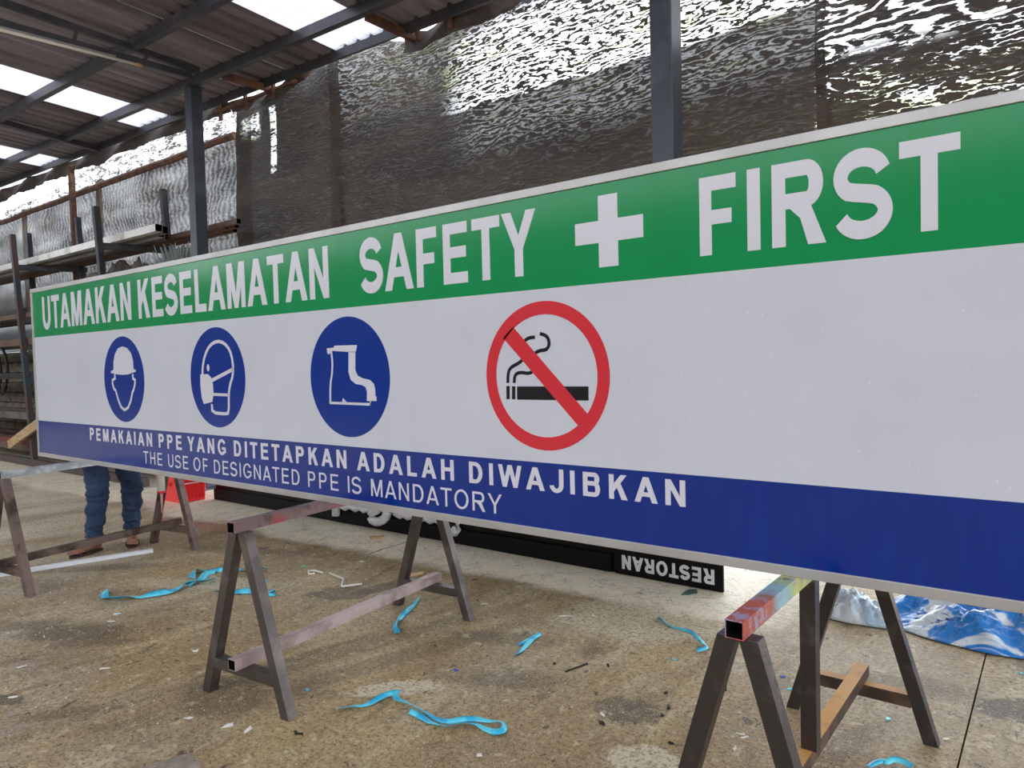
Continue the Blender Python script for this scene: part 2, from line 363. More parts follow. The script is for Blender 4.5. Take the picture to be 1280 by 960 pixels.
M['denim'] = pm('blue_denim', s2l((38, 56, 84)), 0.9, 0, [(s2l((72, 92, 122)), 3.2, 0.5, 0.68), (s2l((24, 38, 62)), 14, 0.5, 0.7)], (160, 0.3))
M['skin'] = pm('skin', s2l((150, 104, 84)), 0.5, 0, (s2l((132, 88, 70)), 9, 0.4, 0.7))
M['shirt'] = pm('grey_cotton', s2l((92, 96, 104)), 0.9, bump=(120, 0.3))
M['hair'] = pm('black_hair', s2l((22, 18, 16)), 0.6, bump=(90, 0.6), scale=(1, 1, 0.3))
M['sandal'] = pm('brown_leather', s2l((64, 42, 34)), 0.55)
M['redplastic'] = pm('red_plastic', s2l((246, 52, 56)), 0.35, coat=0.2)
M['stone'] = pm('weathered_block', s2l((150, 138, 124)), 0.9, 0, [(s2l((98, 88, 78)), 4, 0.45, 0.65), (s2l((184, 174, 160)), 9, 0.55, 0.7)], (18, 0.9))
M['mortar'] = pm('dark_mortar', s2l((66, 58, 52)), 0.95)
M['rack'] = pm('rack_black_steel', s2l((52, 50, 54)), 0.5, 0.3, (s2l((74, 70, 74)), 5, 0.45, 0.7))
M['rack_rust'] = pm('rack_worn_steel', s2l((92, 74, 70)), 0.55, 0.25, (s2l((70, 84, 92)), 2, 0.5, 0.65))
M['pipe_lt'] = pm('light_channel_steel', s2l((214, 210, 204)), 0.35, 0.3, (s2l((170, 164, 158)), 4, 0.5, 0.7))
M['pipe_gr'] = pm('grey_channel_steel', s2l((130, 122, 120)), 0.45, 0.35, (s2l((96, 82, 78)), 4, 0.45, 0.7))
M['pipe_rd'] = pm('red_oxide_steel', s2l((120, 66, 50)), 0.6, 0.2, (s2l((88, 54, 46)), 4, 0.45, 0.7))
M['pipe_bn'] = pm('brown_rusted_steel', s2l((116, 92, 78)), 0.6, 0.2, (s2l((78, 60, 52)), 3, 0.45, 0.7))
M['wood'] = pm('pale_wood', s2l((196, 168, 128)), 0.75, 0, (s2l((160, 128, 92)), 6, 0.4, 0.7), scale=(1, 1, 8))
M['tarp'] = pm('brown_tarp', s2l((110, 98, 88)), 0.6, 0, (s2l((156, 144, 132)), 3, 0.45, 0.65))
M['grass'] = pm('dry_brush_bristle', s2l((150, 160, 160)), 0.7)
M['tube_shade'] = pm('tube_inside_shade', s2l((20, 18, 18)), 0.9, spec=0.1)  # near-black colour stands in for the shade inside hollow tubes
M['rubber'] = pm('black_rubber', s2l((24, 23, 24)), 0.6)
M['corr_white'] = pm('white_corrugated_plastic', s2l((214, 226, 230)), 0.4)
M['paper'] = pm('white_paper', s2l((226, 222, 214)), 0.7)
M['chip'] = pm('black_plastic_scrap', s2l((26, 24, 22)), 0.5)
M['bluechip'] = pm('blue_plastic_scrap', s2l((48, 96, 200)), 0.4)
M['leaf'] = pm('foliage', s2l((96, 124, 52)), 0.6, 0, (s2l((58, 84, 34)), 1.2, 0.4, 0.6))
M['bark'] = pm('bark', s2l((90, 74, 58)), 0.9)
def bagmat(name, base, c2, lo, hi):
    m, nt, o = newmat(name); b = nt.nodes.new('ShaderNodeBsdfPrincipled'); b.inputs['Roughness'].default_value = 0.22
    v = coords(nt); c = mix(nt, noi(nt, v, 3.2, 4, 0.55, 0.8).ss(lo, hi), base, c2)
    c = mix(nt, noi(nt, v, 4.3, 4, 0.6, 1.2).ss(0.6, 0.63) * (1.0 if c2[0] > .7 else 0.0), c, s2l((16, 70, 160)))
    nt.links.new(c, b.inputs['Base Color']); b.inputs['Coat Weight'].default_value = 0.5
    bp = nt.nodes.new('ShaderNodeBump'); bp.inputs['Strength'].default_value = 0.6; bp.inputs['Distance'].default_value = 0.02
    nt.links.new(noi(nt, v, 12, 5, 0.6, 1.5).o, bp.inputs['Height']); nt.links.new(bp.outputs[0], b.inputs['Normal'])
    nt.links.new(b.outputs[0], o.inputs[0]); return m
M['bag'] = bagmat('blue_printed_plastic_film', s2l((24, 128, 212)), s2l((226, 234, 240)), 0.56, 0.6)
M['bagw'] = bagmat('clear_white_plastic_film', s2l((214, 222, 228)), s2l((170, 196, 214)), 0.5, 0.6)

# ------------------------------------------------------------------ floor
fl = bpy.data.objects.new('floor', None); C.objects.link(fl); fl['kind'] = 'structure'
for x0, x1 in ((-60, -0.2795), (-0.2735, 40)):
    MB().box(x0, x1, -40, 60, -0.12, 0.0).build('slab', M['floor'], fl)
MB().box(-60, 40, -40, 60, -0.2, -0.125).build('sub_base', M['mortar'], fl)

# ------------------------------------------------------------------ far side and left end of the shop
M['render'] = pm('grey_render', s2l((104, 102, 100)), 0.9, 0, (s2l((84, 82, 80)), 1.2, 0.4, 0.7))
wf = bpy.data.objects.new('wall_front', None); C.objects.link(wf); wf['kind'] = 'structure'
MB().box(-22, 7, -7.2, -7.0, 0, 3.9).build('wall_face', M['render'], wf)
MB().box(-22.1, 7.1, -7.3, -6.9, 3.9, 3.98).build('coping', M['render'], wf)
wlf = bpy.data.objects.new('wall_left', None); C.objects.link(wlf); wlf['kind'] = 'structure'
MB().box(-21.2, -21.0, -7, 5.3, 0, 4.2).build('wall_face', M['render'], wlf)
MB().box(-21.25, -20.95, -7, 5.3, 4.2, 4.28).build('coping', M['render'], wlf)

# ------------------------------------------------------------------ roof
RN = Vector((0.027, 0.033, 0.999)).normalized(); RA = Vector((-13.689, 4.35, 4.714))
def roofz(x, y): return RA.z - (RN.x * (x - RA.x) + RN.y * (y - RA.y)) / RN.z
def rx(x, y): return x - 0.035 * (y - 4.8)          # ribs run very slightly askew
ceil = bpy.data.objects.new('ceiling', None); C.objects.link(ceil); ceil['kind'] = 'structure'
def sheet(x0, x1, mat, name, y0=-2.6, y1=4.86):
    mb = MB(); xs = []; n = max(1, round((x1 - x0) / 0.2)); p = (x1 - x0) / n
    for i in range(n):
        b = x0 + i * p
        xs += [(b, 0), (b + p * .62, 0), (b + p * .72, 0.032), (b + p * .90, 0.032)]
    xs.append((x1, 0))
    vs = []
    for y in (y0, y1):
        for t in (0, 0.003):
            for x, h in xs: vs.append((rx(x, y), y, roofz(rx(x, y), y) + 0.052 + h + t))
    k = len(xs); f = []
    for i in range(k - 1):
        f += [(i, i + 1, 2 * k + i + 1, 2 * k + i), (k + i, 3 * k + i, 3 * k + i + 1, k + i + 1)]
    mb.add(vs, f)
    return mb.build(name, mat, ceil)
edges = []
for a, b in ((-13.4, -12.6), (-9.98, -9.16), (-5.84, -5.08), (-1.95, -1.15), (2.0, 2.8)): edges.append((a, b))
x = -20.0
for a, b in edges + [(6.0, 6.0)]:
    n = max(1, round((a - x) / 0.92)); p = (a - x) / n
    for i in range(n): sheet(x + i * p + 0.004, x + (i + 1) * p - 0.004, M['tin'], 'roof_sheet')
    if b > a: sheet(a, b, M['sky_sheet'], 'skylight_sheet')
    x = b
for y in (4.35, 3.50, 0.6, -1.6):
    d = 0.005
    MB().bar((-20, y, roofz(-20, y)), (6, y, roofz(6, y)), 0.07, 0.1).build('purlin', M['purlin'], ceil)
MB().bar((-20, 4.84, roofz(-20, 4.84) + .03), (6, 4.84, roofz(6, 4.84) + .03), 0.03, 0.13).build('edge_rail', M['purlin'], ceil)
def yrail(pa, pb, name, mat, w=.05, h=.07):
    MB().bar(pa, pb, w, h).build(name, mat, ceil)
for (x0, y0, x1, y1, mt, nm) in ((-11.0, 3.5, -11.25, 4.83, M['purlin'], 'cross_rail'), (-7.2, 4.4, -7.08, 5.02, M['rust'], 'bracket_rail'),
                                 (-4.9, 4.4, -4.86, 5.05, M['rust'], 'bracket_rail'), (-1.2, 4.4, -1.15, 5.05, M['rust'], 'bracket_rail')):
    yrail((x0, y0, roofz(x0, y0) - .03), (x1, y1, roofz(x1, y1) - .03), nm, mt)
# light truss under the purlins, running to the head of the left column
t0, t1 = atx(0, 2, -7.1), atx(248, 89, -7.42); b0, b1 = atx(0, 29, -7.1), atx(238, 95, -7.42)
def ext(p, q, k): return p + (p - q) * k
tr = thing('roof_truss', 'dark steel lattice truss running out from the head of the left column', 'truss', (t1.x, t1.y, 0))
T0, B0 = ext(t0, t1, 1.6), ext(b0, b1, 1.6)
MB().bar(T0, t1, .05, .06).build('top_chord', M['purlin'], tr)
MB().bar(B0, b1, .05, .06).build('bottom_chord', M['purlin'], tr)
for k in (0.33, 0.70, -0.1, -0.5, -0.9, -1.3):
    MB().bar(t0.lerp(t1, k), b0.lerp(b1, k) , .03, .03, (0, 1, 0)).build('strut', M['purlin'], tr)
tb = thing('tube_light', 'long unlit white tube batten clipped under the roof truss', 'light', tuple(b0 - Vector((0, 0, .06))))
l0, l1 = atx(4, 38, -7.08), atx(170, 80, -7.3)
L0 = ext(l0, l1, .05)
MB().tube([L0, l1], 0.015, 10).build('tube', M['paper'], tb, True)
MB().bar(L0 + Vector((0, -.02, .022)), l1 + Vector((0, .02, .022)), .02, .014).build('housing', M['alu'], tb)
m_y = pm('yellow_end_cap', s2l((196, 160, 70)), 0.5)
for p, q in ((L0, l1), (l1, L0)):
    dd = (p - q).normalized(); MB().tube([p, p + dd * .06], 0.018, 10).build('end_cap', m_y, tb, True)

# ------------------------------------------------------------------ columns
def column(x, y, wdt, label, z1):
    t = thing('steel_column', label, 'column', (x, y, 0))
    MB().box(x - wdt / 2, x + wdt / 2, y - wdt / 2, y + wdt / 2, 0.012, z1).build('shaft', M['column'], t, bevel=0.006)
    MB().box(x - .16, x + .16, y - .16, y + .16, 0, 0.012).build('base_plate', M['column'], t)
    MB().box(x - .09, x + .09, y - .09, y + .09, z1, z1 + .012).build('cap_plate', M['column'], t)
    for a, b in ((-.12, -.12), (.12, -.12), (.12, .12), (-.12, .12)):
        MB().tube([(x + a, y + b, .012), (x + a, y + b, .035)], .012, 6).build('bolt', M['galv'], t)
column(-7.73, 4.35, 0.135, 'dark grey square steel column left of the sign headline, in front of the nets', roofz(-7.73, 4.35) - .065)
column(-2.03, 4.35, 0.15, 'dark grey square steel column rising behind the plus sign', roofz(-2.03, 4.35) - .065)
rp = thing('rusty_pole', 'slim rust brown pole standing at the net behind the pipe rack', 'pole', (-12.35, 4.86, 0))
MB().bar((-12.25, 4.86, 0), (-12.4, 4.9, 4.6), .075, .075, (0, 1, 0)).build('pole', M['rust'], rp)
MB().box(-12.4, -12.1, 4.78, 4.96, 0, .012).build('foot_plate', M['rust'], rp)

# ------------------------------------------------------------------ nets
def interp(x, pts):
    for (a, b), (c, d) in zip(pts, pts[1:]):
        if a <= x <= c: return b + (d - b) * (x - a) / (c - a)
    return pts[0][1] if x < pts[0][0] else pts[-1][1]
def net(name, x0, x1, y, top, label, mat, z0=1.3, left_edge=None, amp=.03, step=.07):  # bottom edge kept high: unseen gap behind the sign added to admit daylight
    mb = MB(); nx = int((x1 - x0) / step); nz = 60; vs = []
    for i in range(nx + 1):
        xx = x0 + (x1 - x0) * i / nx; zt = interp(xx, top)
        for j in range(nz + 1):
            z = z0 + (zt - z0) * j / nz
            q = Vector((xx * .9, z * .8, y))
            dy = mnoise.noise(q) * amp * 2 + math.sin(xx * 7 + z) * amp * .3 + mnoise.noise(q * 3) * amp * .8
            ex = 0
            if left_edge and i == 0: ex = 0.0
            vs.append((xx + ex + mnoise.noise(q * 2) * .02, y + dy, z))
    k = nz + 1
    mb.add(vs, [(i * k + j, (i + 1) * k + j, (i + 1) * k + j + 1, i * k + j + 1) for i in range(nx) for j in range(nz)])
    o = mb.build(name, mat, None, True)
    return tag(o, label, 'net')
top = [(-8.0, 4.50), (-7.6, 4.50), (-7.2, 4.45), (-6.9, 4.47), (-6.4, 4.60), (-6.2, 4.63)]
net('shade_net', -7.93, -6.0, 4.98, top, 'black shade net sheet hanging just right of the left column', M['net'])
top = [(-6.3, 4.66), (-6.2, 4.66), (-5.5, 4.62), (-5.1, 4.50), (-4.7, 4.42), (-4.4, 4.46), (-4.0, 4.44), (-1.3, 4.38)]
net('shade_net', -6.22, -1.22, 5.03, top, 'wide black shade net sheet behind the plus symbol, bright band near its top', M['net'])
net('shade_net', -1.30, 6.0, 5.09, [(-1.3, 4.38), (6, 4.2)], 'black shade net sheet at the far right with zebra striped light above the word FIRST', M['net'])
net('shade_net', -20.0, -7.86, 5.14, [(-20, 4.42), (-14, 4.44), (-12.6, 4.56), (-9.9, 4.60), (-7.8, 4.64)], 'thin grey shade net hanging behind the pipe rack', M['net_thin'], z0=2.42)
# folded-over top hem of the nets, tied to the edge rail
def hem(x0, x1, z0f, hh, label, mat):
    mb = MB(); n = int((x1 - x0) / .06); vs = []
    for i in range(n + 1):
        xx = x0 + (x1 - x0) * i / n; zt = interp(xx, z0f) ; h = hh * (1 + .3 * mnoise.noise(Vector((xx * 1.1, 0, 3)))) * (1 + .2 * mnoise.noise(Vector((xx * 6, 1, 3))))
        for j in range(5):
            t = j / 4; vs.append((xx, 4.93 + .03 * math.sin(t * 3 + xx * 5) + .02 * mnoise.noise(Vector((xx * 4, t, 0))), zt - h * t))
    mb.add(vs, [(i * 5 + j, (i + 1) * 5 + j, (i + 1) * 5 + j + 1, i * 5 + j + 1) for i in range(n) for j in range(4)])
    return tag(mb.build('net_hem', mat, None, True), label, 'net')
m_hem = pm('dark_net_hem', s2l((70, 60, 56)), 0.8, 0, (s2l((120, 104, 92)), 1.5, 0.5, 0.65), (50, 0.4))
hem(-20, -7.95, [(-20, 4.72), (-14, 4.70), (-12.6, 4.68), (-10, 4.66), (-8.0, 4.62)], .20, 'brown folded hem hanging along the top of the thin grey net', m_hem)
hem(-7.93, -6.3, [(-8, 4.53), (-7.2, 4.50), (-6.9, 4.50), (-6.3, 4.63)], .12, 'short dark folded hem on the net beside the left column', m_hem)
hem(-5.0, 6.0, [(-5.0, 4.52), (-4.7, 4.45), (-4.3, 4.52), (-3, 4.50), (6, 4.2)], .19, 'long dark folded hem on the net above the bright band', m_hem)
# lower hanging rail with short rusty drops under the roof edge
er = thing('net_rail', 'rusty rail with short drops that carries the nets under the roof edge', 'rail', (-8, 4.9, 4.3))
MB().bar((-8.2, 4.9, 4.47), (-6.6, 4.9, 4.45), .03, .03).build('lower_rail', M['rust'], er)
MB().bar((-5.0, 4.9, 4.47), (6, 4.9, 4.22), .03, .03).build('lower_rail', M['rust'], er)
for xx in (-8.1, -7.55, -7.0, -4.75, -4.35, -3.3, -2.2, 0, 2): MB().bar((xx, 4.88, roofz(xx, 4.88) + .03), (xx, 4.9, 4.35), .035, .035, (0, 1, 0)).build('drop', M['rust'], er)
lb = thing('rust_beam', 'long rust orange timber rail crossing the thin grey net', 'beam', (-12, 5.0, 4.18))
mb = MB(); pts = [(-20 + i * .4, 5.02, 4.18 + .03 * mnoise.noise(Vector((i * .4, 0, 0)))) for i in range(31)]
mb.tube(pts, 0.045, 6).build('rail', M['rust'], lb)
for xx in (-9.55, -12.75, -16): MB().bar((xx, 5.44, 0), (xx + .02, 5.44, 4.5), .12, .05, (0, 1, 0)).build('stake', pm('weathered_stake', s2l((150, 120, 92)), .85), lb)

# ------------------------------------------------------------------ low block wall behind the rack
wl_ = bpy.data.objects.new('wall_back', None); C.objects.link(wl_); wl_['kind'] = 'structure'
MB().box(-20.5, -7.9, 5.22, 5.36, 0, 1.74).build('mortar_core', M['mortar'], wl_)
proto = []
for v in range(4):
    mb = MB(); L, Hh = .40, .19
    jit = lambda a: a + random.uniform(-.008, .008)
    mb.add([(jit(-L / 2 + .006), jit(-.03), jit(.006)), (jit(L / 2 - .006), jit(-.03), jit(.006)), (L / 2 - .006, .1, .006), (-L / 2 + .006, .1, .006),
            (jit(-L / 2 + .006), jit(-.03), jit(Hh - .008)), (jit(L / 2 - .006), jit(-.03), jit(Hh - .008)), (L / 2 - .006, .1, Hh - .008), (-L / 2 + .006, .1, Hh - .008)],
           [(0, 3, 2, 1), (4, 5, 6, 7), (0, 1, 5, 4), (1, 2, 6, 5), (2, 3, 7, 6), (3, 0, 4, 7)])
    proto.append(mb)
pm_ = []
for mb in proto:
    o = mb.build('brick', M['stone'], wl_, bevel=.006); pm_.append(o)
first = list(pm_); cnt = 0
for r in range(9):
    for i in range(32):
        xx = -20.2 + i * .4 + (.2 if r % 2 else 0)
        if xx > -8.1: continue
        if cnt < 4: o = first[cnt]
        else: o = pm_[random.randrange(4)].copy(); C.objects.link(o)
        o.location = (xx, 5.22, r * .193); cnt += 1
tw = thing('corrugated_panel', 'pale white corrugated plastic panel on the block wall behind the rack', 'panel', (-14, 5.2, 1.75))
mb = MB(); vs = []
for i in range(243):
    xx = -20 + i * .05
    for z in (1.76, 2.5): vs.append((xx, 5.22 + (.015 if i % 2 else -.015), z))
mb.add(vs, [(2 * i, 2 * i + 2, 2 * i + 3, 2 * i + 1) for i in range(242)]); mb.build('sheet', M['corr_white'], tw)
MB().box(-20, -7.9, 5.2, 5.26, 1.745, 1.76).build('edge_strip', M['alu'], tw)

# ------------------------------------------------------------------ the big sign
SY = 2.048; SX0, SX1 = -5.966, 0.135; SZ0, SZ1 = 0.760, 1.976
sg = thing('safety_sign', 'huge white, green and blue UTAMAKAN KESELAMATAN SAFETY FIRST sign standing on the trestles', 'sign', ((SX0 + SX1) / 2, SY + .03, SZ0))
MB().box(SX0 + .01, SX1 - .01, SY + .006, SY + .062, SZ0 + .01, SZ1 - .01).build('back_tray', M['alu'], sg)
FW = 0.029
for (a, b, c, d) in ((SX0, SX1, SZ1 - FW, SZ1), (SX0, SX1, SZ0, SZ0 + FW), (SX0, SX0 + FW, SZ0 + FW, SZ1 - FW), (SX1 - FW, SX1, SZ0 + FW, SZ1 - FW)):
    MB().box(a, b, SY - .006, SY + .066, c, d).build('frame_rail', M['alu'], sg, bevel=.0015)
ix0, ix1 = SX0 + FW, SX1 - FW
MB().box(ix0, ix1, SY, SY + .006, 1.0215, 1.6255).build('white_panel', M['white'], sg)
MB().box(ix0, ix1, SY, SY + .006, 1.6255, SZ1 - FW).build('green_band', M['green'], sg)['label'] = 'green header band'
MB().box(ix0, ix1, SY, SY + .006, SZ0 + FW, 1.0215).build('blue_band', M['blue'], sg)['label'] = 'blue footer band'

# vinyl lettering: every glyph cut from bars, diagonals and arcs in units of the cap height
ADV = dict(A=722, B=722, D=722, E=667, F=611, G=778, H=722, I=278, J=556, K=722, L=611, M=833, N=722, O=778, P=667, R=722, S=667, T=611, U=722, W=944, Y=667)
ADR = dict(ADV, A=667, B=667, J=500, K=667, L=556)
BEAR = dict(A=.005, Y=.01, V=.0, W=.0, T=.03, J=.03, O=.06, G=.06, S=.05, D=.1)
def disc(cx, cz, r, n=64): return [(cx + r * math.cos(2 * math.pi * i / n), cz + r * math.sin(2 * math.pi * i / n)) for i in range(n)]
def stroke(mb, pts, wd, y0, y1, closed=False):
    P = [Vector((a, b)) for a, b in pts]; n = len(P); L = []; Rr = []
    for i, p in enumerate(P):
        a = P[i - 1] if (i or closed) else p; b = P[(i + 1) % n] if (i < n - 1 or closed) else p
        d1 = (p - a).normalized() if (p - a).length > 1e-9 else (b - p).normalized(); d2 = (b - p).normalized() if (b - p).length > 1e-9 else d1
        t = (d1 + d2); t = t.normalized() if t.length > 1e-6 else d1
        nn = Vector((-t.y, t.x)); k = wd / 2 / max(.55, nn.dot(Vector((-d1.y, d1.x))))
        L.append(p + nn * k); Rr.append(p - nn * k)
    for i in range(n if closed else n - 1):
        j = (i + 1) % n; mb.prism([tuple(Rr[i]), tuple(Rr[j]), tuple(L[j]), tuple(L[i])], y0, y1)
def smooth(pts, k=2):
    for _ in range(k):
        o = [pts[0]]
        for a, b in zip(pts, pts[1:]):
            o += [(a[0] * .75 + b[0] * .25, a[1] * .75 + b[1] * .25), (a[0] * .25 + b[0] * .75, a[1] * .25 + b[1] * .75)]
        pts = o + [pts[-1]]
    return pts
def glyph(ch, W, S, T):
    q = []
    R_ = lambda a, b, c, d: q.append([(a, b), (c, b), (c, d), (a, d)])
    P_ = lambda *p: q.append(list(p))
    def arc(cx, cy, rx_, ry_, a0, a1, n=18, sx=None, ty=None):
        sx = S if sx is None else sx; ty = T if ty is None else ty; pr = None
        for i in range(n + 1):
            t = math.radians(a0 + (a1 - a0) * i / n); o = (cx + rx_ * math.cos(t), cy + ry_ * math.sin(t)); k = (cx + (rx_ - sx) * math.cos(t), cy + (ry_ - ty) * math.sin(t))
            if pr: P_(pr[0], o, k, pr[1])
            pr = (o, k)
    c = W / 2
    if ch in 'EFLTHIDPRBKNMU':
        if ch in 'EFLHDPRBKNM': R_(0, 0, S, 1)
    if ch == 'I': R_(0, 0, W, 1)
    elif ch == 'E': R_(S, 1 - T, W, 1); R_(S, .5 - T * .42, W * .94, .5 + T * .58); R_(S, 0, W, T)
    elif ch == 'F': R_(S, 1 - T, W, 1); R_(S, .47 - T * .45, W * .88, .47 + T * .55)
    elif ch == 'L': R_(S, 0, W, T)
    elif ch == 'T': R_(0, 1 - T, W, 1); R_(c - S / 2, 0, c + S / 2, 1 - T)
    elif ch == 'H': R_(W - S, 0, W, 1); R_(S, .5 - T * .35, W - S, .5 + T * .65)
    elif ch == 'U':
        R_(0, .36, S, 1); R_(W - S, .36, W, 1); arc(c, .36, c, .38, 180, 360)
    elif ch == 'J':
        R_(W - S, .32, W, 1); arc(c, .32, c, .34, 180 + 8, 360)
    elif ch == 'A':
        sd = S * 1.1; a = sd / 2
        P_((0, 0), (sd, 0), (c + a * .95, 1), (c - a, 1)); P_((W, 0), (W - sd, 0), (c - a * .95, 1), (c + a, 1))
        y0, y1 = .23, .23 + T * .95; P_((y0 * c * .9 + S * .3, y0), (W - y0 * c * .9 - S * .3, y0), (W - y1 * c * .9 - S * .3, y1), (y1 * c * .9 + S * .3, y1))
    elif ch == 'N': R_(W - S, 0, W, 1); P_((0, 1), (S * 1.02, 1), (W, 0), (W - S * 1.02, 0))
    elif ch == 'M':
        R_(W - S * .95, 0, W, 1); P_((0, 1), (S * 1.35, 1), (c + S * .42, 0), (c - S * .42, 0)); P_((W, 1), (W - S * 1.35, 1), (c - S * .42, 0), (c + S * .42, 0))
    elif ch == 'W':
        a = W * .27; b = S * .5
        P_((0, 1), (S, 1), (a + b, 0), (a - b, 0)); P_((c - b, 1), (c + b, 1), (a + b, 0), (a - b, 0))
        P_((c - b, 1), (c + b, 1), (W - a + b, 0), (W - a - b, 0)); P_((W - S, 1), (W, 1), (W - a + b, 0), (W - a - b, 0))
    elif ch == 'Y':
        P_((0, 1), (S * 1.15, 1), (c + S / 2, .42), (c - S / 2, .42)); P_((W, 1), (W - S * 1.15, 1), (c - S / 2, .42), (c + S / 2, .42)); R_(c - S / 2, 0, c + S / 2, .43)
    elif ch == 'K':
        sd = S * 1.22; P_((S * .9, .28), (W - .01, 1), (W - sd - .01, 1), (S * .9, .28 + T * 1.75))
        P_((W * .40, .56), (W * .40 + sd * .62, .72), (W + .02, 0), (W + .02 - sd, 0))
    elif ch in 'PRB':
        by = .415 if ch == 'P' else (.445 if ch == 'R' else .455); xm = W - (1 - by) * .5 * (.95 if ch != 'B' else .85) - (.03 if ch == 'B' else 0)
        xm = max(S, xm); wr = (W if ch != 'B' else W * .96) - xm
        R_(S, 1 - T, xm, 1); R_(S, by, xm, by + T); arc(xm, (1 + by) / 2, wr, (1 - by) / 2, -90, 90)
        if ch == 'R': P_((W * .36, by + T * .5), (W * .72, by + T * .5), (W + .04, 0), (W + .04 - S * 1.25, 0), (W * .56, by * .72), (W * .36, by * 1.0))
        if ch == 'B': R_(S, 0, xm, T); arc(xm, (by + T) / 2, W - xm, (by + T) / 2, -90, 90)
    elif ch == 'D':
        xm = W - .44; xm = max(S, xm); R_(S, 1 - T, xm, 1); R_(S, 0, xm, T); arc(xm, .5, W - xm, .5, -90, 90, 24)
    elif ch == 'O': arc(c, .5, c, .52, 0, 360, 36)
    elif ch == 'G':
        arc(c, .5, c, .52, 32, 318, 30); R_(W - S * .95, .14, W - .01, .5); R_(c * 1.05, .5 - T * .9, W - .01, .5)
    elif ch == 'S':
        t = (S * .6 + T * .4); h = t / 2; a_ = c - h * .9; b_ = (1.025 - 2 * h) / 4 + .004
        zu = 1.012 - h - b_; zl = -.012 + h + b_
        up = [(c - .012 + a_ * .95 * math.cos(math.radians(g)), zu + b_ * math.sin(math.radians(g))) for g in range(12, 243, 11)]
        lo = [(c + a_ * math.cos(math.radians(g)), zl + b_ * math.sin(math.radians(g))) for g in range(60, -170, -11)]
        m2 = MB(); stroke(m2, smooth(up + lo, 1), t, 0, 1)
        for i in range(0, len(m2.v), 8): q.append([(m2.v[i + j].x, m2.v[i + j].z) for j in range(4)])
    return q
def word(text, x0, x1, z0, h, bold, sx, y=SY, y2=None, mat=None, parent=None, flip=False, stem=None):
    """set `text` so that its ink runs from x0 to x1; sx squeezes the glyphs, spare room becomes letter-spacing"""
    T_ = ADV if bold else ADR
    S = (.222 if bold else .132) * (stem or 1); T = (.182 if bold else .115) * (stem or 1)
    ws = []
    for ch in text:
        adv = T_[ch] / 716; b = BEAR.get(ch, .095 if bold else .105)
        ws.append((adv, b, adv - 2 * b if ch != 'I' else S))
    nat = sum(a for a, _, _ in ws) - ws[0][1] - ws[-1][1]
    track = ((x1 - x0) / h - nat * sx) / max(1, len(text) - 1)
    cx = x0 - ws[0][1] * sx * h
    for ch, (adv, b, wd) in zip(text, ws):
        mb = MB()
        off = b if ch != 'I' else (adv - S) / 2
        yf = y - .0012; yb = y2 if y2 is not None else y + .001
        for gi, poly in enumerate(glyph(ch, wd, S, T)):
            o_ = gi * .00004
            pp = [(cx + (off + px) * sx * h, z0 + pz * h) for px, pz in poly]
            if flip: pp = [((x0 + x1) - a, 2 * z0 + h - b_) for a, b_ in pp]
            mb.prism(pp, yf - o_, yb + o_)
        mb.build('letter', mat or M['letter'], parent or sg)
        cx += adv * sx * h + track * h
H1 = dict(z0=1.677, h=.2285, bold=True, sx=.725)
word('UTAMAKAN', -5.767, -4.434, **H1); word('KESELAMATAN', -4.342, -2.579, **H1)
word('SAFETY', -2.367, -1.452, **H1); word('FIRST', -.857, -.198, **H1)
H2 = dict(z0=.9215, h=.081, bold=True, sx=1.0)
for t, a, b in (('PEMAKAIAN', -5.082, -4.246), ('PPE', -4.168, -3.909), ('YANG', -3.846, -3.459), ('DITETAPKAN', -3.385, -2.50), ('ADALAH', -2.43, -1.866), ('DIWAJIBKAN', -1.788, -.916)):
    word(t, a, b, **H2)
H3 = dict(z0=.8175, h=.073, bold=False, sx=1.0)
for t, a, b in (('THE', -4.359, -4.137), ('USE', -4.067, -3.849), ('OF', -3.789, -3.645), ('DESIGNATED', -3.582, -2.842), ('PPE', -2.777, -2.561), ('IS', -2.497, -2.407), ('MANDATORY', -2.344, -1.633)):
    word(t, a, b, **H3)
cr = MB(); cx, cz, hw, hh, th = -1.1665, 1.7925, .125, .1155, .0355
cr.prism([(cx - th, cz - hh), (cx + th, cz - hh), (cx + th, cz - th), (cx + hw, cz - th), (cx + hw, cz + th), (cx + th, cz + th), (cx + th, cz + hh), (cx - th, cz + hh), (cx - th, cz + th), (cx - hw, cz + th), (cx - hw, cz - th), (cx - th, cz - th)], SY - .0012, SY + .001)
cr.build('plus_symbol', M['letter'], sg)

# pictograms
Y0, Y1, Y2, Y3 = SY - .001, SY + .001, SY - .002, SY - .0008
HAT = [(-4.6991,1.3775),(-4.6942,1.4273),(-4.6703,1.4765),(-4.6265,1.51),(-4.567,1.5205),(-4.508,1.5091),(-4.4595,1.4776),(-4.4379,1.435),(-4.4354,1.3809),(-4.4056,1.3746),(-4.4118,1.3627),(-4.4373,1.3605),(-4.5103,1.3489),(-4.5759,1.3468),(-4.6422,1.3497),(-4.6959,1.355),(-4.7339,1.359),(-4.7327,1.3715),(-4.6994,1.375)]
FACE = [(-4.6853,1.3525),(-4.6825,1.325),(-4.719,1.3151),(-4.7213,1.2926),(-4.7027,1.2589),(-4.6842,1.2528),(-4.6727,1.2317),(-4.6524,1.1909),(-4.619,1.1481),(-4.5756,1.1306),(-4.5269,1.1464),(-4.4894,1.1874),(-4.4611,1.2423),(-4.4472,1.2545),(-4.4263,1.2883),(-4.4213,1.3147),(-4.4483,1.3244),(-4.4484,1.3509)]
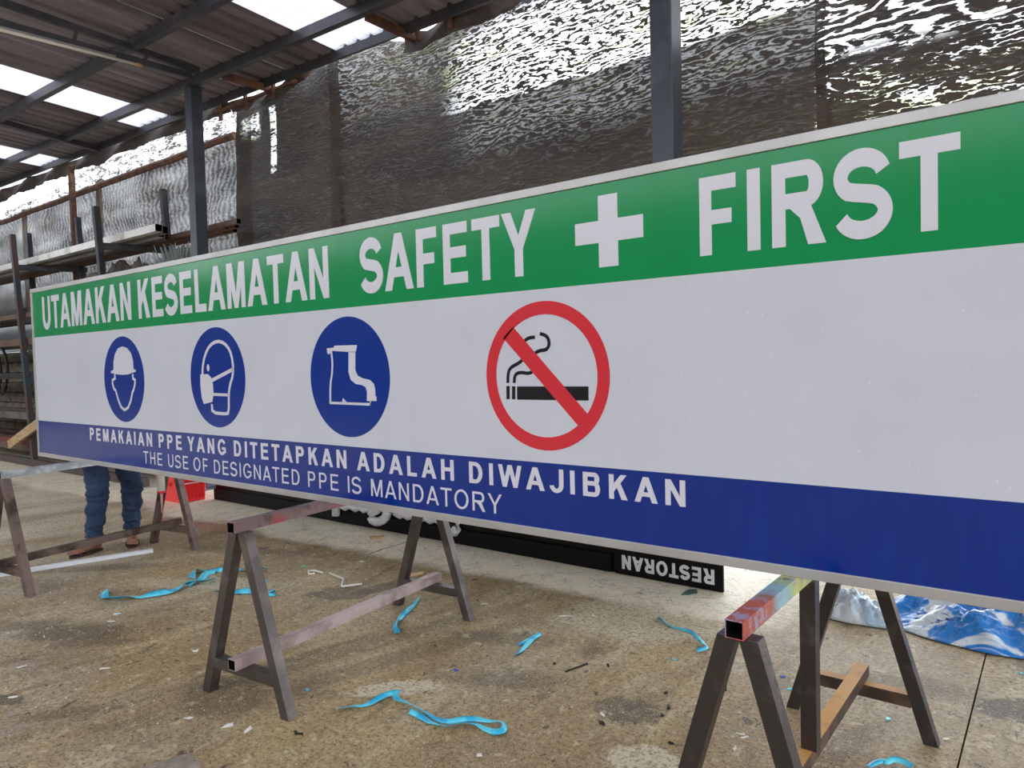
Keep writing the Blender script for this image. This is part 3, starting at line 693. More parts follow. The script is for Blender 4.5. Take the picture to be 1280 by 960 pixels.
HEAD = [(-3.6583,1.3437),(-3.6556,1.3779),(-3.6307,1.4416),(-3.5791,1.4953),(-3.5037,1.518),(-3.4345,1.5043),(-3.3851,1.4669),(-3.3619,1.4052),(-3.3648,1.3388),(-3.3978,1.2876),(-3.4123,1.2412),(-3.4173,1.145),(-3.4459,1.137),(-3.5762,1.1409),(-3.5767,1.1865)]
MASK = [(-3.6805,1.3438),(-3.6042,1.3455),(-3.5741,1.3263),(-3.5591,1.2925),(-3.5571,1.2397),(-3.572,1.1972),(-3.6159,1.1911),(-3.6563,1.185),(-3.6741,1.2169),(-3.6833,1.2814)]
STRAP = [(-3.5674,1.3115),(-3.3627,1.3684)]
NECKB = [(-3.5671,1.2375),(-3.4089,1.2361)]
BOOTTOP = [(-2.608,1.4533),(-2.558,1.4554),(-2.5548,1.4641),(-2.4042,1.4621),(-2.4121,1.4349),(-2.4188,1.4308),(-2.4514,1.4333),(-2.5752,1.4417),(-2.5927,1.4262),(-2.6037,1.43)]
BOOTL = [(-2.578,1.4409),(-2.571,1.392),(-2.5766,1.3389),(-2.5915,1.2944),(-2.596,1.2105)]
BOOTR = [(-2.416,1.4342),(-2.42,1.3551),(-2.4056,1.3309),(-2.379,1.3205),(-2.3287,1.3119),(-2.3045,1.295),(-2.297,1.2698),(-2.2983,1.2428),(-2.2908,1.2429),(-2.2917,1.2235),(-2.3519,1.2225),(-2.3488,1.2609),(-2.3579,1.2821),(-2.3805,1.2906),(-2.4191,1.2948),(-2.451,1.3121),(-2.4651,1.3469),(-2.4606,1.4353)]
SOLE = [(-2.6016,1.2104),(-2.3274,1.2085)]
NOTCH = [(-2.5162,1.2119),(-2.507,1.2332),(-2.4813,1.2125)]
SOLEV = [(-2.3303,1.2254),(-2.3314,1.2033)]
BAR = [(-1.6069,1.4627),(-1.5612,1.5003),(-1.2565,1.1959),(-1.2967,1.1576)]
CIG = [[(-1.5499,1.288),(-1.2526,1.2892),(-1.2538,1.2419),(-1.5514,1.2407)],[(-1.5724,1.2886),(-1.5579,1.2886),(-1.5594,1.2413),(-1.5739,1.2418)],[(-1.5979,1.2892),(-1.5833,1.2893),(-1.5848,1.2416),(-1.5994,1.2422)]]
SM1 = [(-1.5911,1.3001),(-1.589,1.3361),(-1.5775,1.3555),(-1.5474,1.3679),(-1.5266,1.3783),(-1.5173,1.3923),(-1.5219,1.4171),(-1.5231,1.4349),(-1.5094,1.4521),(-1.489,1.4598),(-1.4666,1.4603)]
SM2 = [(-1.563,1.3001),(-1.5595,1.3252),(-1.5475,1.3358),(-1.5261,1.3378),(-1.4998,1.3334),(-1.4805,1.3389),(-1.4714,1.3563),(-1.4739,1.3879),(-1.4682,1.4052),(-1.4457,1.4137),(-1.4203,1.4144),(-1.4065,1.4292),(-1.4083,1.452),(-1.4213,1.4655),(-1.4448,1.472)]
RIB1 = [[(-4.711,1.966),(-4.662,1.914),(-4.544,1.877),(-4.488,1.904),(-4.462,1.979),(-4.372,2.07),(-4.327,2.148),(-4.366,2.225),(-4.399,2.291),(-4.371,2.345),(-4.523,2.512),(-4.495,2.549)],[(-4.449,2.367),(-4.521,2.396),(-4.639,2.476),(-4.624,2.526),(-4.538,2.574),(-4.405,2.659),(-4.251,2.786)],[(-4.376,2.288),(-4.387,2.353),(-4.328,2.391),(-4.353,2.467)],[(-4.391,2.717),(-4.261,2.679),(-4.115,2.602),(-4.025,2.623)],[(-4.081,2.309),(-3.907,2.446),(-3.852,2.508),(-3.731,2.489),(-3.799,2.493)]]
RIB2 = [[(-2.955,2.907),(-2.918,2.83),(-2.865,2.725),(-2.826,2.629),(-2.762,2.536),(-2.679,2.482)]]
RIB3 = [[(-2.09,2.892),(-2.054,2.749),(-2.021,2.602)],[(-2.07,2.873),(-2.07,2.797),(-2.091,2.718)]]
RIB4 = [[(-1.687,3.426),(-1.618,3.352),(-1.552,3.33),(-1.463,3.31),(-1.4,3.246),(-1.344,3.197),(-1.319,3.171),(-1.349,3.115)]]
RIB5 = [[(-2.289,1.795),(-2.265,1.851),(-2.221,1.886),(-2.219,1.949),(-2.211,1.997),(-2.184,2.028),(-2.185,1.989),(-2.103,1.983),(-1.996,1.977),(-1.924,1.97),(-1.86,1.968),(-1.812,2.029),(-1.739,2.061),(-1.679,2.084),(-1.636,2.034),(-1.655,2.004),(-1.692,2.004),(-1.761,2.027),(-1.817,1.988),(-1.839,1.934),(-1.934,1.935),(-2.033,1.937)]]
RIB6 = [[(-0.512,2.55),(-0.496,2.59),(-0.475,2.61),(-0.466,2.599),(-0.452,2.632),(-0.42,2.637),(-0.393,2.616)]]
WIRE1 = [[(-3.872,2.942),(-3.962,2.943),(-3.98,2.911),(-3.924,2.873),(-3.908,2.907)]]
WIRE2 = [[(-3.825,2.96),(-3.648,2.931),(-3.542,2.831),(-3.527,2.827),(-3.464,2.926)]]
SCR = [[(-5.079,0.156),(-4.996,0.143),(-4.928,0.166),(-4.863,0.151),(-4.796,0.175),(-4.733,0.153),(-4.669,0.178),(-4.623,0.156),(-4.544,0.18)],[(-4.983,0.215),(-4.991,0.067)],[(-4.335,0.178),(-4.367,0.113),(-4.466,0.07),(-4.541,0.087),(-4.531,0.146),(-4.438,0.182)],[(-4.247,0.175),(-4.191,0.158),(-4.162,0.179),(-4.106,0.158),(-4.05,0.175),(-3.968,0.159),(-3.914,0.176),(-3.861,0.157),(-3.807,0.178),(-3.769,0.164),(-3.704,0.171)],[(-3.571,0.187),(-3.592,0.128),(-3.625,0.091)]]
LW = [(-2.465,1.503),(-2.551,1.472),(-1.42,2.366),(-0.933,2.524),(-0.909,2.514),(-0.913,2.414),(-0.33,2.902),(-3.876,3.278),(-4.146,4.014),(-2.606,3.081),(-1.993,3.26),(-2.121,3.175),(-4.239,1.804),(-4.149,1.731),(-3.548,1.073),(-3.876,1.213),(-3.523,1.432),(-1.62,1.871),(-2.742,1.415),(-3.359,1.784)]
LB = [(-2.285,1.593),(-1.292,2.663),(-1.229,2.559),(-1.222,2.488),(-1.111,2.321),(-1.103,2.827),(-1.383,2.303),(-1.829,2.644),(-1.62,2.764)]
LC = [(-2.556,1.841),(-1.402,2.985),(-0.521,2.942),(-0.892,2.981),(-2.155,2.341),(-0.952,3.083),(-0.142,3.671),(-4.231,1.809)]
def picto(cx, cz, label):
    o = MB().prism(disc(cx, cz, .2625), Y0, Y1).build('pictogram', M['blue2'], sg); o['label'] = label; return o
p = picto(-4.5715, 1.3195, 'round blue pictogram of a head in a hard hat')
MB().prism(HAT[:-1], Y2, Y3).build('hard_hat', M['letter'], p)
mb = MB(); stroke(mb, FACE, .017, Y2, Y3); mb.build('face_outline', M['letter'], p)
p = picto(-3.52, 1.327, 'round blue pictogram of a head in a dust mask')
mb = MB(); stroke(mb, smooth(HEAD, 1), .017, Y2, Y3); stroke(mb, STRAP, .019, Y2, Y3); stroke(mb, NECKB, .015, Y2, Y3); mb.build('head_outline', M['letter'], p)
MB().prism([(-3.5998 + .012 * math.cos(t / 10 * math.pi), 1.3785 + .019 * math.sin(t / 10 * math.pi)) for t in range(20)], Y2, Y3).build('eye', M['letter'], p)
MB().prism(MASK, Y2 - .0002, Y3).build('dust_mask', M['letter'], p)
p = picto(-2.469, 1.325, 'round blue pictogram of a safety boot')
mb = MB(); mb.prism(BOOTTOP, Y2, Y3); stroke(mb, smooth(BOOTL, 1), .011, Y2, Y3); mb.prism(BOOTR, Y2, Y3)
stroke(mb, SOLE, .011, Y2, Y3); mb.prism(NOTCH, Y2, Y3); stroke(mb, SOLEV, .007, Y2, Y3); mb.build('boot_outline', M['letter'], p)
cx, cz = -1.430, 1.3245
mb = MB(); pr = None
for i in range(73):
    t = 2 * math.pi * i / 72; o = (cx + .2595 * math.cos(t), cz + .2595 * math.sin(t)); k = (cx + .2135 * math.cos(t), cz + .2135 * math.sin(t))
    if pr: mb.prism([pr[0], o, k, pr[1]], Y0 - .0006, Y1)
    pr = (o, k)
p = mb.build('pictogram', M['red'], sg); p['label'] = 'red ring pictogram forbidding smoking'
MB().prism(BAR, Y0 - .0006, Y1 - .001).build('diagonal_bar', M['red'], p)
mb = MB(); [mb.prism(c, Y0, Y1) for c in CIG]; mb.build('cigarette', M['black'], p)
mb = MB(); stroke(mb, smooth(SM1), .0125, Y0, Y1); stroke(mb, smooth(SM2), .0125, Y0, Y1); mb.build('smoke', M['black'], p)
# a few dried drops and scuffs on the face
for i in range(32):
    xx = random.uniform(-2.3, -.1); zz = random.uniform(1.1, 1.6); s = random.uniform(.0012, .0028)
mb = MB()
for i in range(150):
    xx = random.uniform(-3.2, .05); zz = random.uniform(1.03, 1.62); s = random.uniform(.0008, .0022)
    mb.prism([(xx + s * math.cos(a), zz + s * 1.3 * math.sin(a)) for a in (0, 1, 2, 3.1, 4.2, 5.2)], SY - .0009, SY + .001)
o = mb.build('water_drops', pm('dried_drop', (.75, .75, .8), .1), sg); o['kind'] = 'stuff'

# ------------------------------------------------------------------ trestles
TS = .045
def trestle(label, a, b, mats, spread=.25, splay=0.0, top=(0, 0), strut=None, rail_over=(-.05, .04)):
    """a, b = floor points (x, y) under the two ends of the top beam"""
    a = Vector((*a, 0)); b = Vector((*b, 0)); d = (b - a).normalized(); s = Vector((-d.y, d.x, 0)) * -1
    t = thing('steel_trestle', label, 'trestle', tuple((a + b) / 2))
    bz = SZ0 - TS / 2 - .001
    A = a - d * top[0] + Vector((0, 0, bz)); B = b + d * top[1] + Vector((0, 0, bz))
    MB().bar(A, B, TS, TS, open_ends=True).build('top_beam', mats['beam'], t, bevel=.001)
    zt = bz - TS / 2
    for e, k in ((a, 0), (b, 1)):
        off = d * (.02 if k == 0 else -.02)
        for sg_ in (-1, 1):
            p1 = e + off + s * (sg_ * spread); p1.z = 0.0
            p0 = e + off + s * (sg_ * .026); p0.z = zt - .001
            MB().bar(p0, p1, TS, TS, tuple(d), open_ends=False, flat=True).build('leg', mats['leg'], t, bevel=.001)
        zc = .14; f = 1 - zc / zt; hx = .026 + (spread - .026) * f - TS * .45
        q0 = e + off - s * hx; q1 = e + off + s * hx; q0.z = q1.z = zc - .0
        MB().bar(q0, q1, TS, TS).build('cross_bar', mats['cross'], t, bevel=.001)
    zr = .14 + TS
    MB().bar(a + d * rail_over[0] + Vector((0, 0, zr)), b + d * rail_over[1] + Vector((0, 0, zr)), TS, TS, open_ends=True).build('lower_rail', mats['rail'], t, bevel=.001)
    if strut is not None:
        p = a.lerp(b, strut) + Vector((.012, .02, 0)); MB().bar(p + Vector((0, 0, zr + TS / 2)), p + Vector((0, 0, zt)), TS, TS, tuple(d)).build('middle_strut', mats['leg'], t, bevel=.001)
    return t
trestle('left trestle with galvanised top beam, its brown legs in front of the person', (-5.285, 1.59), (-5.47, 2.79),
        dict(beam=M['galv'], leg=M['steel_br'], cross=M['steel_br'], rail=M['steel_br']))
trestle('middle trestle with a red stained top beam, in front of the cyan ribbon tangle', (-2.655, 1.605), (-2.765, 2.845),
        dict(beam=M['redpaint'], leg=M['steel_dk'], cross=M['steel_dk'], rail=M['pinkish']), top=(.03, .03))
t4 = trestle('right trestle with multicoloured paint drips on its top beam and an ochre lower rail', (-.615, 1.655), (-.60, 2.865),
        dict(beam=M['drips'], leg=M['steel_bk'], cross=M['ochre_top'], rail=M['ochre_top']), spread=.235, top=(.02, .03), strut=.43)
MB().box(-.64, -.60, 2.245, 2.30, .615, .7135).build('bracket', M['rust'], t4, bevel=.002)

# ------------------------------------------------------------------ black sign lying along the back
bs = thing('black_shop_sign', 'long black sign box upside down on the floor behind the trestles, white script lettering', 'sign', (-4.3, 4.06, 0))
MB().box(-7.0, -1.575, 4.008, 4.04, 0, .52).build('back_box', M['blackbox'], bs, bevel=.004)
MB().box(-7.0, -2.30, 3.985, 4.006, 0.004, .115).build('lower_ledge', M['blackmatt'], bs, bevel=.003)
MB().box(-7.0, -2.30, 3.985, 4.006, 0.40, .52).build('upper_ledge', M['blackmatt'], bs, bevel=.003)
np_ = MB().box(-2.27, -1.56, 3.985, 4.006, 0.002, .20).build('name_box', M['blackbox'], bs, bevel=.004); np_['label'] = 'raised black box lettered RESTORAN'
word('RESTORAN', -2.217, -1.612, .040, .088, True, .86, y=3.982, y2=3.986, mat=M['whiteacr'], parent=np_, flip=True, stem=1.1)
for i, pts in enumerate(SCR):
    r = (.030, .036, .038, .030, .036)[i]
    zz = [Vector((a, 3.955, b)) for a, b in pts]
    if i == 2:
        zz = [Vector((a, 3.955, b)) for a, b in smooth(pts + [(-4.40, .25), (-4.44, .34), (-4.52, .30)], 1)]
    if i == 1: zz = [Vector((-4.98, 3.955, .33))] + zz
    if i == 4: zz = [Vector((-3.62, 3.955, .36)), Vector((-3.575, 3.955, .27))] + zz
    MB().tube(zz, r, 10, ry=1.0).build('script_letter', M['whiteacr'], bs, True)
# upper loops of the script (behind the big sign)
for k in range(11):
    xx = -5.06 + k * .135
    mb = MB(); mb.tube([(xx + .045 * math.cos(t), 3.96, .24 + .06 * math.sin(t)) for t in [2 * math.pi * j / 14 for j in range(14)]], .02, 8, closed=True); mb.build('script_letter', M['whiteacr'], bs, True)

# red crate and sealant tube
rc = thing('red_crate', 'small red plastic crate beside the left end of the black sign', 'crate', (-7.28, 3.82, 0))
mb = MB(); x0, x1, y0, y1, h = -7.52, -7.08, 3.66, 3.96, .27
def taper(x0, x1, y0, y1, z0, z1, k=.015): 
    return MB().add([(x0 + k, y0 + k, z0), (x1 - k, y0 + k, z0), (x1 - k, y1 - k, z0), (x0 + k, y1 - k, z0), (x0, y0, z1), (x1, y0, z1), (x1, y1, z1), (x0, y1, z1)], [(0, 3, 2, 1), (4, 5, 6, 7), (0, 1, 5, 4), (1, 2, 6, 5), (2, 3, 7, 6), (3, 0, 4, 7)])
taper(x0, x1, y0, y1, 0, .24).build('tub', M['redplastic'], rc, bevel=.01)
MB().box(x0 - .012, x1 + .012, y0 - .012, y1 + .012, .24, .262).build('rim', M['redplastic'], rc, bevel=.004)
for k in range(7): MB().box(x1 - .01, x1 + .004, y0 + .03 + k * .038, y0 + .042 + k * .038, .03, .22).build('rib', M['redplastic'], rc)
MB().box((x0 + x1) / 2 - .07, (x0 + x1) / 2 + .07, y0 - .02, y0 - .004, .17, .2).build('handle', M['redplastic'], rc)
MB().box(x1 + .0005, x1 + .0055, y0 + .06, y1 - .06, .19, .2).build('label_strip', M['paper'], rc)
sx_, sy_ = -5.49, 2.70
st = thing('sealant_tube', 'white sealant tube with a pink nozzle hanging nose down at the left trestle', 'tube', (sx_, sy_, .28))
MB().tube([(sx_, sy_, .44), (sx_, sy_, .6)], .028, 14).build('barrel', M['paper'], st, True)
MB().tube([(sx_, sy_, .6), (sx_, sy_, .70)], .028, 14).build('barrel', M['paper'], st, True)
MB().tube([(sx_, sy_, .425), (sx_, sy_, .44)], .031, 14).build('collar', M['redplastic'], st, True)
MB().tube([(sx_, sy_, .27), (sx_, sy_, .425)], [.005, .011], 10).build('nozzle', pm('pink_plastic', s2l((214, 150, 146)), .4), st, True)
MB().tube([(sx_, sy_, .70), (sx_, sy_, .716)], .003, 6).build('hook_wire', M['galv'], st, True)

# ------------------------------------------------------------------ pipe rack
rk = thing('pipe_rack', 'tall dark steel storage rack of posts and arms along the net at left', 'rack', (-11, 4.3, 0))
for (xt, xb, nm) in ((-12.24, -11.8, 'rack_rust'), (-9.47, -9.1, 'rack'), (-15.2, -14.8, 'rack')):
    MB().bar((xb, 4.0, 0), (xt, 4.0, 3.38), .07, .07, (0, 1, 0)).build('front_post', M[nm], rk, bevel=.003)
for xt, xb in ((-11.95, -11.6), (-9.33, -9.0), (-13.9, -13.6)):
    MB().bar((xb, 4.78, 0), (xt, 4.78, 3.70), .075, .075, (0, 1, 0)).build('back_post', M['rack'], rk, bevel=.003)
for xf, xb in ((-12.19, -11.86), (-9.44, -9.25)):
    for z in (2.90, 2.12, 1.72, 1.22, .62, .16):
        k = (2.9 - z) / 2.9 * .37
        MB().bar((xf + k, 4.0, z), (xb + k, 4.85, z), .06, .075).build('arm', M['rack'], rk)
for z in (.06,): MB().bar((-15.5, 3.97, z), (-8.4, 3.97, z), .06, .1).build('foot_beam', M['rack_rust'], rk)
# the stock: each length is a thing of its own
def pipe(x0, x1, y, z, wd, ht, mat, label, group, name='steel_tube', dz=0, dy=0):
    o = MB().bar((x0, y, z), (x1, y + dy, z + dz), wd, ht, open_ends=True).build(name, mat); return tag(o, label, 'pipe', group)
G1 = 'light steel channels on the top arms of the rack'
for i, (y, x1, mt) in enumerate(((4.16, -8.25, 'pipe_lt'), (4.26, -8.32, 'pipe_gr'), (4.36, -8.6, 'pipe_lt'), (4.46, -8.7, 'pipe_gr'))):
    pipe(-18, x1, y, 2.985, .085, .085, M[mt], 'long %s steel channel lying on the top arms of the rack' % ('white edged' if mt == 'pipe_lt' else 'grey'), G1, 'steel_channel')
G2 = 'rusty square tubes at the back of the top arms'
for i in range(5):
    pipe(-17 + i * .2, -7.45 - .12 * i + (0 if i % 2 else .25), 4.52 + i * .062, 2.968, .055, .055, M['pipe_rd' if i % 2 else 'pipe_bn'], 'rusty square steel tube at the back of the top arms', G2)
def stock(z, n, mats, h, x1, label, group, rows=1, w=.06):
    for r in range(rows):
        for i in range(n):
            pipe(-18 + random.uniform(-.3, .3), min(-8.82, x1 + random.uniform(-.5, .3)), 4.08 + i * (.7 / n), z + .039 + h * (r + .5) + r * .002, w, h, M[mats[(i + r * 2) % len(mats)]], label, group)
stock(2.12, 7, ['pipe_bn', 'pipe_gr', 'rack'], .07, -9.0, 'brown steel tube on the second level of the rack', 'steel tubes on the second level of the rack', 2)
stock(1.72, 8, ['pipe_bn', 'pipe_gr'], .05, -9.0, 'thin brown steel tube on the third level of the rack', 'steel tubes on the third level of the rack', 2, .05)
stock(1.22, 5, ['rack', 'pipe_gr'], .09, -9.0, 'dark steel tube on the fourth level of the rack', 'steel tubes on the fourth level of the rack', 1, .09)
stock(.62, 5, ['pipe_gr', 'pipe_bn'], .05, -9.0, 'brown steel tube on the fifth level of the rack', 'steel tubes on the fifth level of the rack', 2)
stock(.16, 6, ['pipe_bn', 'rack', 'pipe_rd'], .08, -8.6, 'dark steel tube on the lowest level of the rack', 'steel tubes on the lowest level of the rack', 2)
o = MB().bar(aty(12, 556, 3.9), aty(50, 528, 3.93), .05, .13).build('timber_plank', M['wood'], None, bevel=.006); tag(o, 'pale timber plank leaning across the low front of the rack', 'plank')
for k in range(3):
    cxh = -13.4 + k * .16
    o = MB().tube([(cxh - .25 + .3 * math.sin(t), 4.02 + k * .04, 1.28 + .42 * math.cos(t) * .9 + .12) for t in [i * math.pi / 12 for i in range(13)]], .022, 8).build('rubber_hose', M['rubber'], None, True)
    tag(o, 'black hose loop hanging off the middle of the rack', 'hose', 'black hoses on the rack')
def crumple(name, cx, cy, rx_, ry_, h, mat, label, cat, z=0.0, n=46, seed=0, rot=0.0, edge=None, fold=3.0):
    mb = MB(); vs = []
    for i in range(n + 1):
        for j in range(n + 1):
            u = i / n * 2 - 1; v = j / n * 2 - 1
            e = 1 + .14 * mnoise.noise(Vector((math.atan2(v, u) * 1.3, seed, 5))) + .05 * mnoise.noise(Vector((math.atan2(v, u) * 5, seed, 8)))
            k = max(abs(u), abs(v)); l = math.hypot(u, v); f = (k / l if l > 0 else 1); f = f * .65 + .35
            a = u * f * rx_ * e; b = v * f * ry_ * e
            q = Vector((a * fold + seed, b * fold * 1.2, seed * 3.1))
            rg = 1 - abs(mnoise.noise(q)) * 2.2; r2 = 1 - abs(mnoise.noise(q * 2.7)) * 2; r3 = 1 - abs(mnoise.noise(q * 6.1)) * 2
            fall = max(0.0, 1 - max(abs(u), abs(v)) ** 4)
            zz = z + .004 + max(0, (.28 + .55 * max(0, rg) + .22 * max(0, r2) + .16 * max(0, r3))) * h * fall + .003 * (1 - fall)
            ca, sa = math.cos(rot), math.sin(rot)
            vs.append((cx + a * ca - b * sa, cy + a * sa + b * ca, zz))
    k = n + 1; mb.add(vs, [(i * k + j, (i + 1) * k + j, (i + 1) * k + j + 1, i * k + j + 1) for i in range(n) for j in range(n)])
    o = mb.build(name, mat, None, True); sm = o.modifiers.new('thickness', 'SOLIDIFY'); sm.thickness = .0015; sm.offset = 1
    return tag(o, label, cat)
crumple('tarp', -9.9, 4.45, .8, .4, .5, M['tarp'], 'crumpled brown tarp heaped on the second level of the rack', 'tarp', z=2.33, seed=4, fold=2)
br = MB()
for i in range(420):
    a = random.uniform(0, 6.28); r = random.uniform(.02, .3); bx, by = -8.5 + random.uniform(-.12, .12), 4.55 + random.uniform(-.12, .12)
    ex = Vector((bx + r * math.cos(a), by + r * math.sin(a) * .5, 2.45 + random.uniform(.1, .42)))
    br.bar((bx, by, 2.3), ex, .006, .006, (0, 1, 0))
tag(br.build('offcut_bundle', M['grass'], None), 'bristling bundle of thin pale offcuts sticking up behind the left column', 'bundle', kind='stuff')
bb = thing('offcut_bin', 'dark drum holding the bristling offcuts beside the rack', 'bin', (-8.5, 4.6, 0))
MB().tube([(-8.5, 4.56, 0), (-8.5, 4.56, 2.28)], .16, 16).build('drum', M['rack'], bb, True)

# ------------------------------------------------------------------ floor strips, block, plastic
sp0, sp1 = atz(-40, 727, .0), atz(191, 690, .0)
o = MB().bar(sp0 + Vector((0, 0, .013)), sp1 + Vector((0, 0, .013)), .05, .025).build('white_strip', M['whiteacr'], None, bevel=.002); tag(o, 'long thin white strip lying on the floor by the left trestle', 'strip')
cb = MB(); bx, by = -2.25, 1.19
cb.add([(bx - .14, by - .25, 0), (bx + .10, by - .3, 0), (bx + .13, by + .0, 0), (bx - .08, by + .03, 0), (bx - .11, by - .24, .12), (bx + .05, by - .28, .13), (bx + .045, by - .02, .125), (bx - .05, by - .01, .115)],
       [(0, 3, 2, 1), (4, 5, 6, 7), (0, 1, 5, 4), (1, 2, 6, 5), (2, 3, 7, 6), (3, 0, 4, 7)])
tag(cb.build('stone_block', M['stone'], None, bevel=.012), 'rough grey stone block at the bottom edge left of the middle trestle', 'block')
bagb = crumple('plastic_sheet', -.02, 4.22, .78, .40, .15, M['bag'], 'large crumpled blue and white printed plastic sheet behind the right trestle', 'plastic', seed=2, rot=-.03, n=90, fold=4)
crumple('plastic_bag', -.84, 4.02, .19, .15, .12, M['bagw'], 'small crumpled clear white plastic bag left of the blue sheet', 'plastic', seed=9, n=50, fold=7)

# ------------------------------------------------------------------ ribbons
def ribbon(paths, wd, label, name='plastic_ribbon', mat='ribbon', sd=0, lift=.008):
    mb = MB()
    for pi, pts in enumerate(paths):
        pts = smooth(pts, 2); P = [Vector((a, b, 0)) for a, b in pts]; vs = []; tot = 0
        for i, p in enumerate(P):
            a = P[max(0, i - 1)]; b = P[min(len(P) - 1, i + 1)]; t = (b - a); t = t.normalized() if t.length > 1e-6 else Vector((1, 0, 0))
            if i: tot += (p - P[i - 1]).length
            ang = .6 * math.sin(tot * 14 + sd + pi) ; nn = Vector((-t.y, t.x, 0)) * math.cos(ang) + Vector((0, 0, 1)) * math.sin(ang)
            base = .003 + lift * (.5 + .5 * math.sin(tot * 11 + sd)) + abs(math.sin(ang)) * wd / 2
            vs += [tuple(p + Vector((0, 0, base)) - nn * wd / 2), tuple(p + Vector((0, 0, base + .002))), tuple(p + Vector((0, 0, base)) + nn * wd / 2)]
        n = len(P); mb.add(vs, [f for i in range(n - 1) for f in ((i * 3, i * 3 + 1, i * 3 + 4, i * 3 + 3), (i * 3 + 1, i * 3 + 2, i * 3 + 5, i * 3 + 4))])
    o = mb.build(name, M[mat], None, True); s = o.modifiers.new('thickness', 'SOLIDIFY'); s.thickness = .0008
    return tag(o, label, 'ribbon')
ribbon(RIB1, .046, 'long tangle of cyan plastic ribbon on the floor left of the middle trestle', sd=1)
ribbon(RIB2, .03, 'short cyan ribbon under the rear end of the middle trestle rail', sd=2)
ribbon(RIB3, .022, 'small folded cyan ribbon in the middle of the floor', sd=3)
ribbon(RIB4, .02, 'thin bent cyan ribbon below the upside-down RESTORAN lettering', sd=4)
ribbon(RIB5, .024, 'cyan ribbon with a looped end, nearest one at the bottom centre', sd=5)
ribbon(RIB6, .02, 'cyan ribbon cut by the bottom edge right of the ochre rail', sd=6)
def wire(paths, r, label):
    mb = MB()
    for pts in paths: mb.tube([(a, b, r + .001) for a, b in pts], r, 6)
    return tag(mb.build('white_string', M['paper'], None, True), label, 'string')
wire(WIRE1, .007, 'short white cord curled into a loop near the green scrap')
wire(WIRE2, .007, 'white cord bent in a zigzag right of the curled one')
# scraps
def scrap(p, s, mat, label, group, name, cat='litter', asp=.5, h=.004):
    n = 7; a0 = random.uniform(0, 6.28); pts = []
    ang = random.uniform(0, 3.14)
    for i in range(n):
        t = a0 + 2 * math.pi * i / n; r = s * random.uniform(.3, 1.05); u, v = r * math.cos(t), r * asp * math.sin(t)
        pts.append((p[0] + u * math.cos(ang) - v * math.sin(ang), p[1] + u * math.sin(ang) + v * math.cos(ang)))
    mb = MB(); k = len(pts)
    mb.add([(x, y, .0005) for x, y in pts] + [(x, y, .002 + random.uniform(0, h)) for x, y in pts], [tuple(range(k))[::-1], tuple(range(k, 2 * k))] + [(i, (i + 1) % k, k + (i + 1) % k, k + i) for i in range(k)])
    return tag(mb.build(name, mat, None), label, cat, group)
for i, p in enumerate(LW): scrap(p, (.03 if i < 2 or i == 11 else .02) * (1 + .1 * abs(p[0])), M['paper'], 'small torn scrap of white paper on the concrete', 'white paper scraps on the floor', 'paper_scrap', asp=.4)
for i, p in enumerate(LB): scrap(p, .018 if i else .035, M['chip'], 'small black plastic scrap on the concrete', 'black scraps on the floor', 'plastic_scrap', asp=.45, h=.01)
for i, p in enumerate(LC): scrap(p, .016, M['ribbon' if i not in (4, 5) else 'bluechip'], 'tiny blue plastic scrap on the concrete', 'blue scraps on the floor', 'plastic_scrap', asp=.6)
gm = pm('green_film', s2l((70, 104, 90)), .4)
scrap((-1.72, 3.90), .085, gm, 'dark green film scrap tucked at the foot of the RESTORAN box', None, 'film_scrap', asp=.5)
scrap((-4.12, 2.98), .05, pm('lime_film', s2l((120, 190, 110)), .4), 'light green scrap beside the curled white cord', None, 'film_scrap', asp=.5)
scrap((-4.30, 3.80), .10, pm('cardboard', s2l((196, 160, 116)), .8), 'torn brown cardboard piece near the white script letters', None, 'cardboard_scrap', asp=.5, h=.02)
scrap((-3.35, 3.22), .10, pm('cardboard', s2l((206, 172, 132)), .8), 'torn brown cardboard strip left of the middle trestle rear leg', None, 'cardboard_scrap', asp=.35, h=.02)
scrap((-1.60, 1.62), .05, M['paper'], 'crumpled pale paper below the nearest cyan ribbon', None, 'crumpled_paper', asp=.7, h=.03)
mb = MB(); mb.bar((-1.74, 2.60, .004), (-1.70, 2.72, .006), .006, .006); tag(mb.build('rusty_nail', M['chip'], None), 'thin black rod piece right of the small folded ribbon', 'nail')
sp_ = MB(); sq_ = MB()
for i in range(1500):
    x = random.uniform(-6, .6); y = random.uniform(.9, 4.0); s = random.uniform(.0015, .006) * (1 + .12 * abs(x))
    (sp_ if random.random() < .6 else sq_).add([(x, y, .0006), (x + s, y + s * .3, .0006), (x + s * .6, y + s, .0006), (x + s * .5, y + s * .5, .0006 + s * .5)], [(0, 1, 3), (1, 2, 3), (2, 0, 3), (0, 2, 1)])
tag(sp_.build('grit', M['paper'], None), 'pale specks of grit strewn over the concrete', 'grit', kind='stuff')
tag(sq_.build('swarf', M['chip'], None), 'dark specks of swarf strewn over the concrete', 'swarf', kind='stuff')

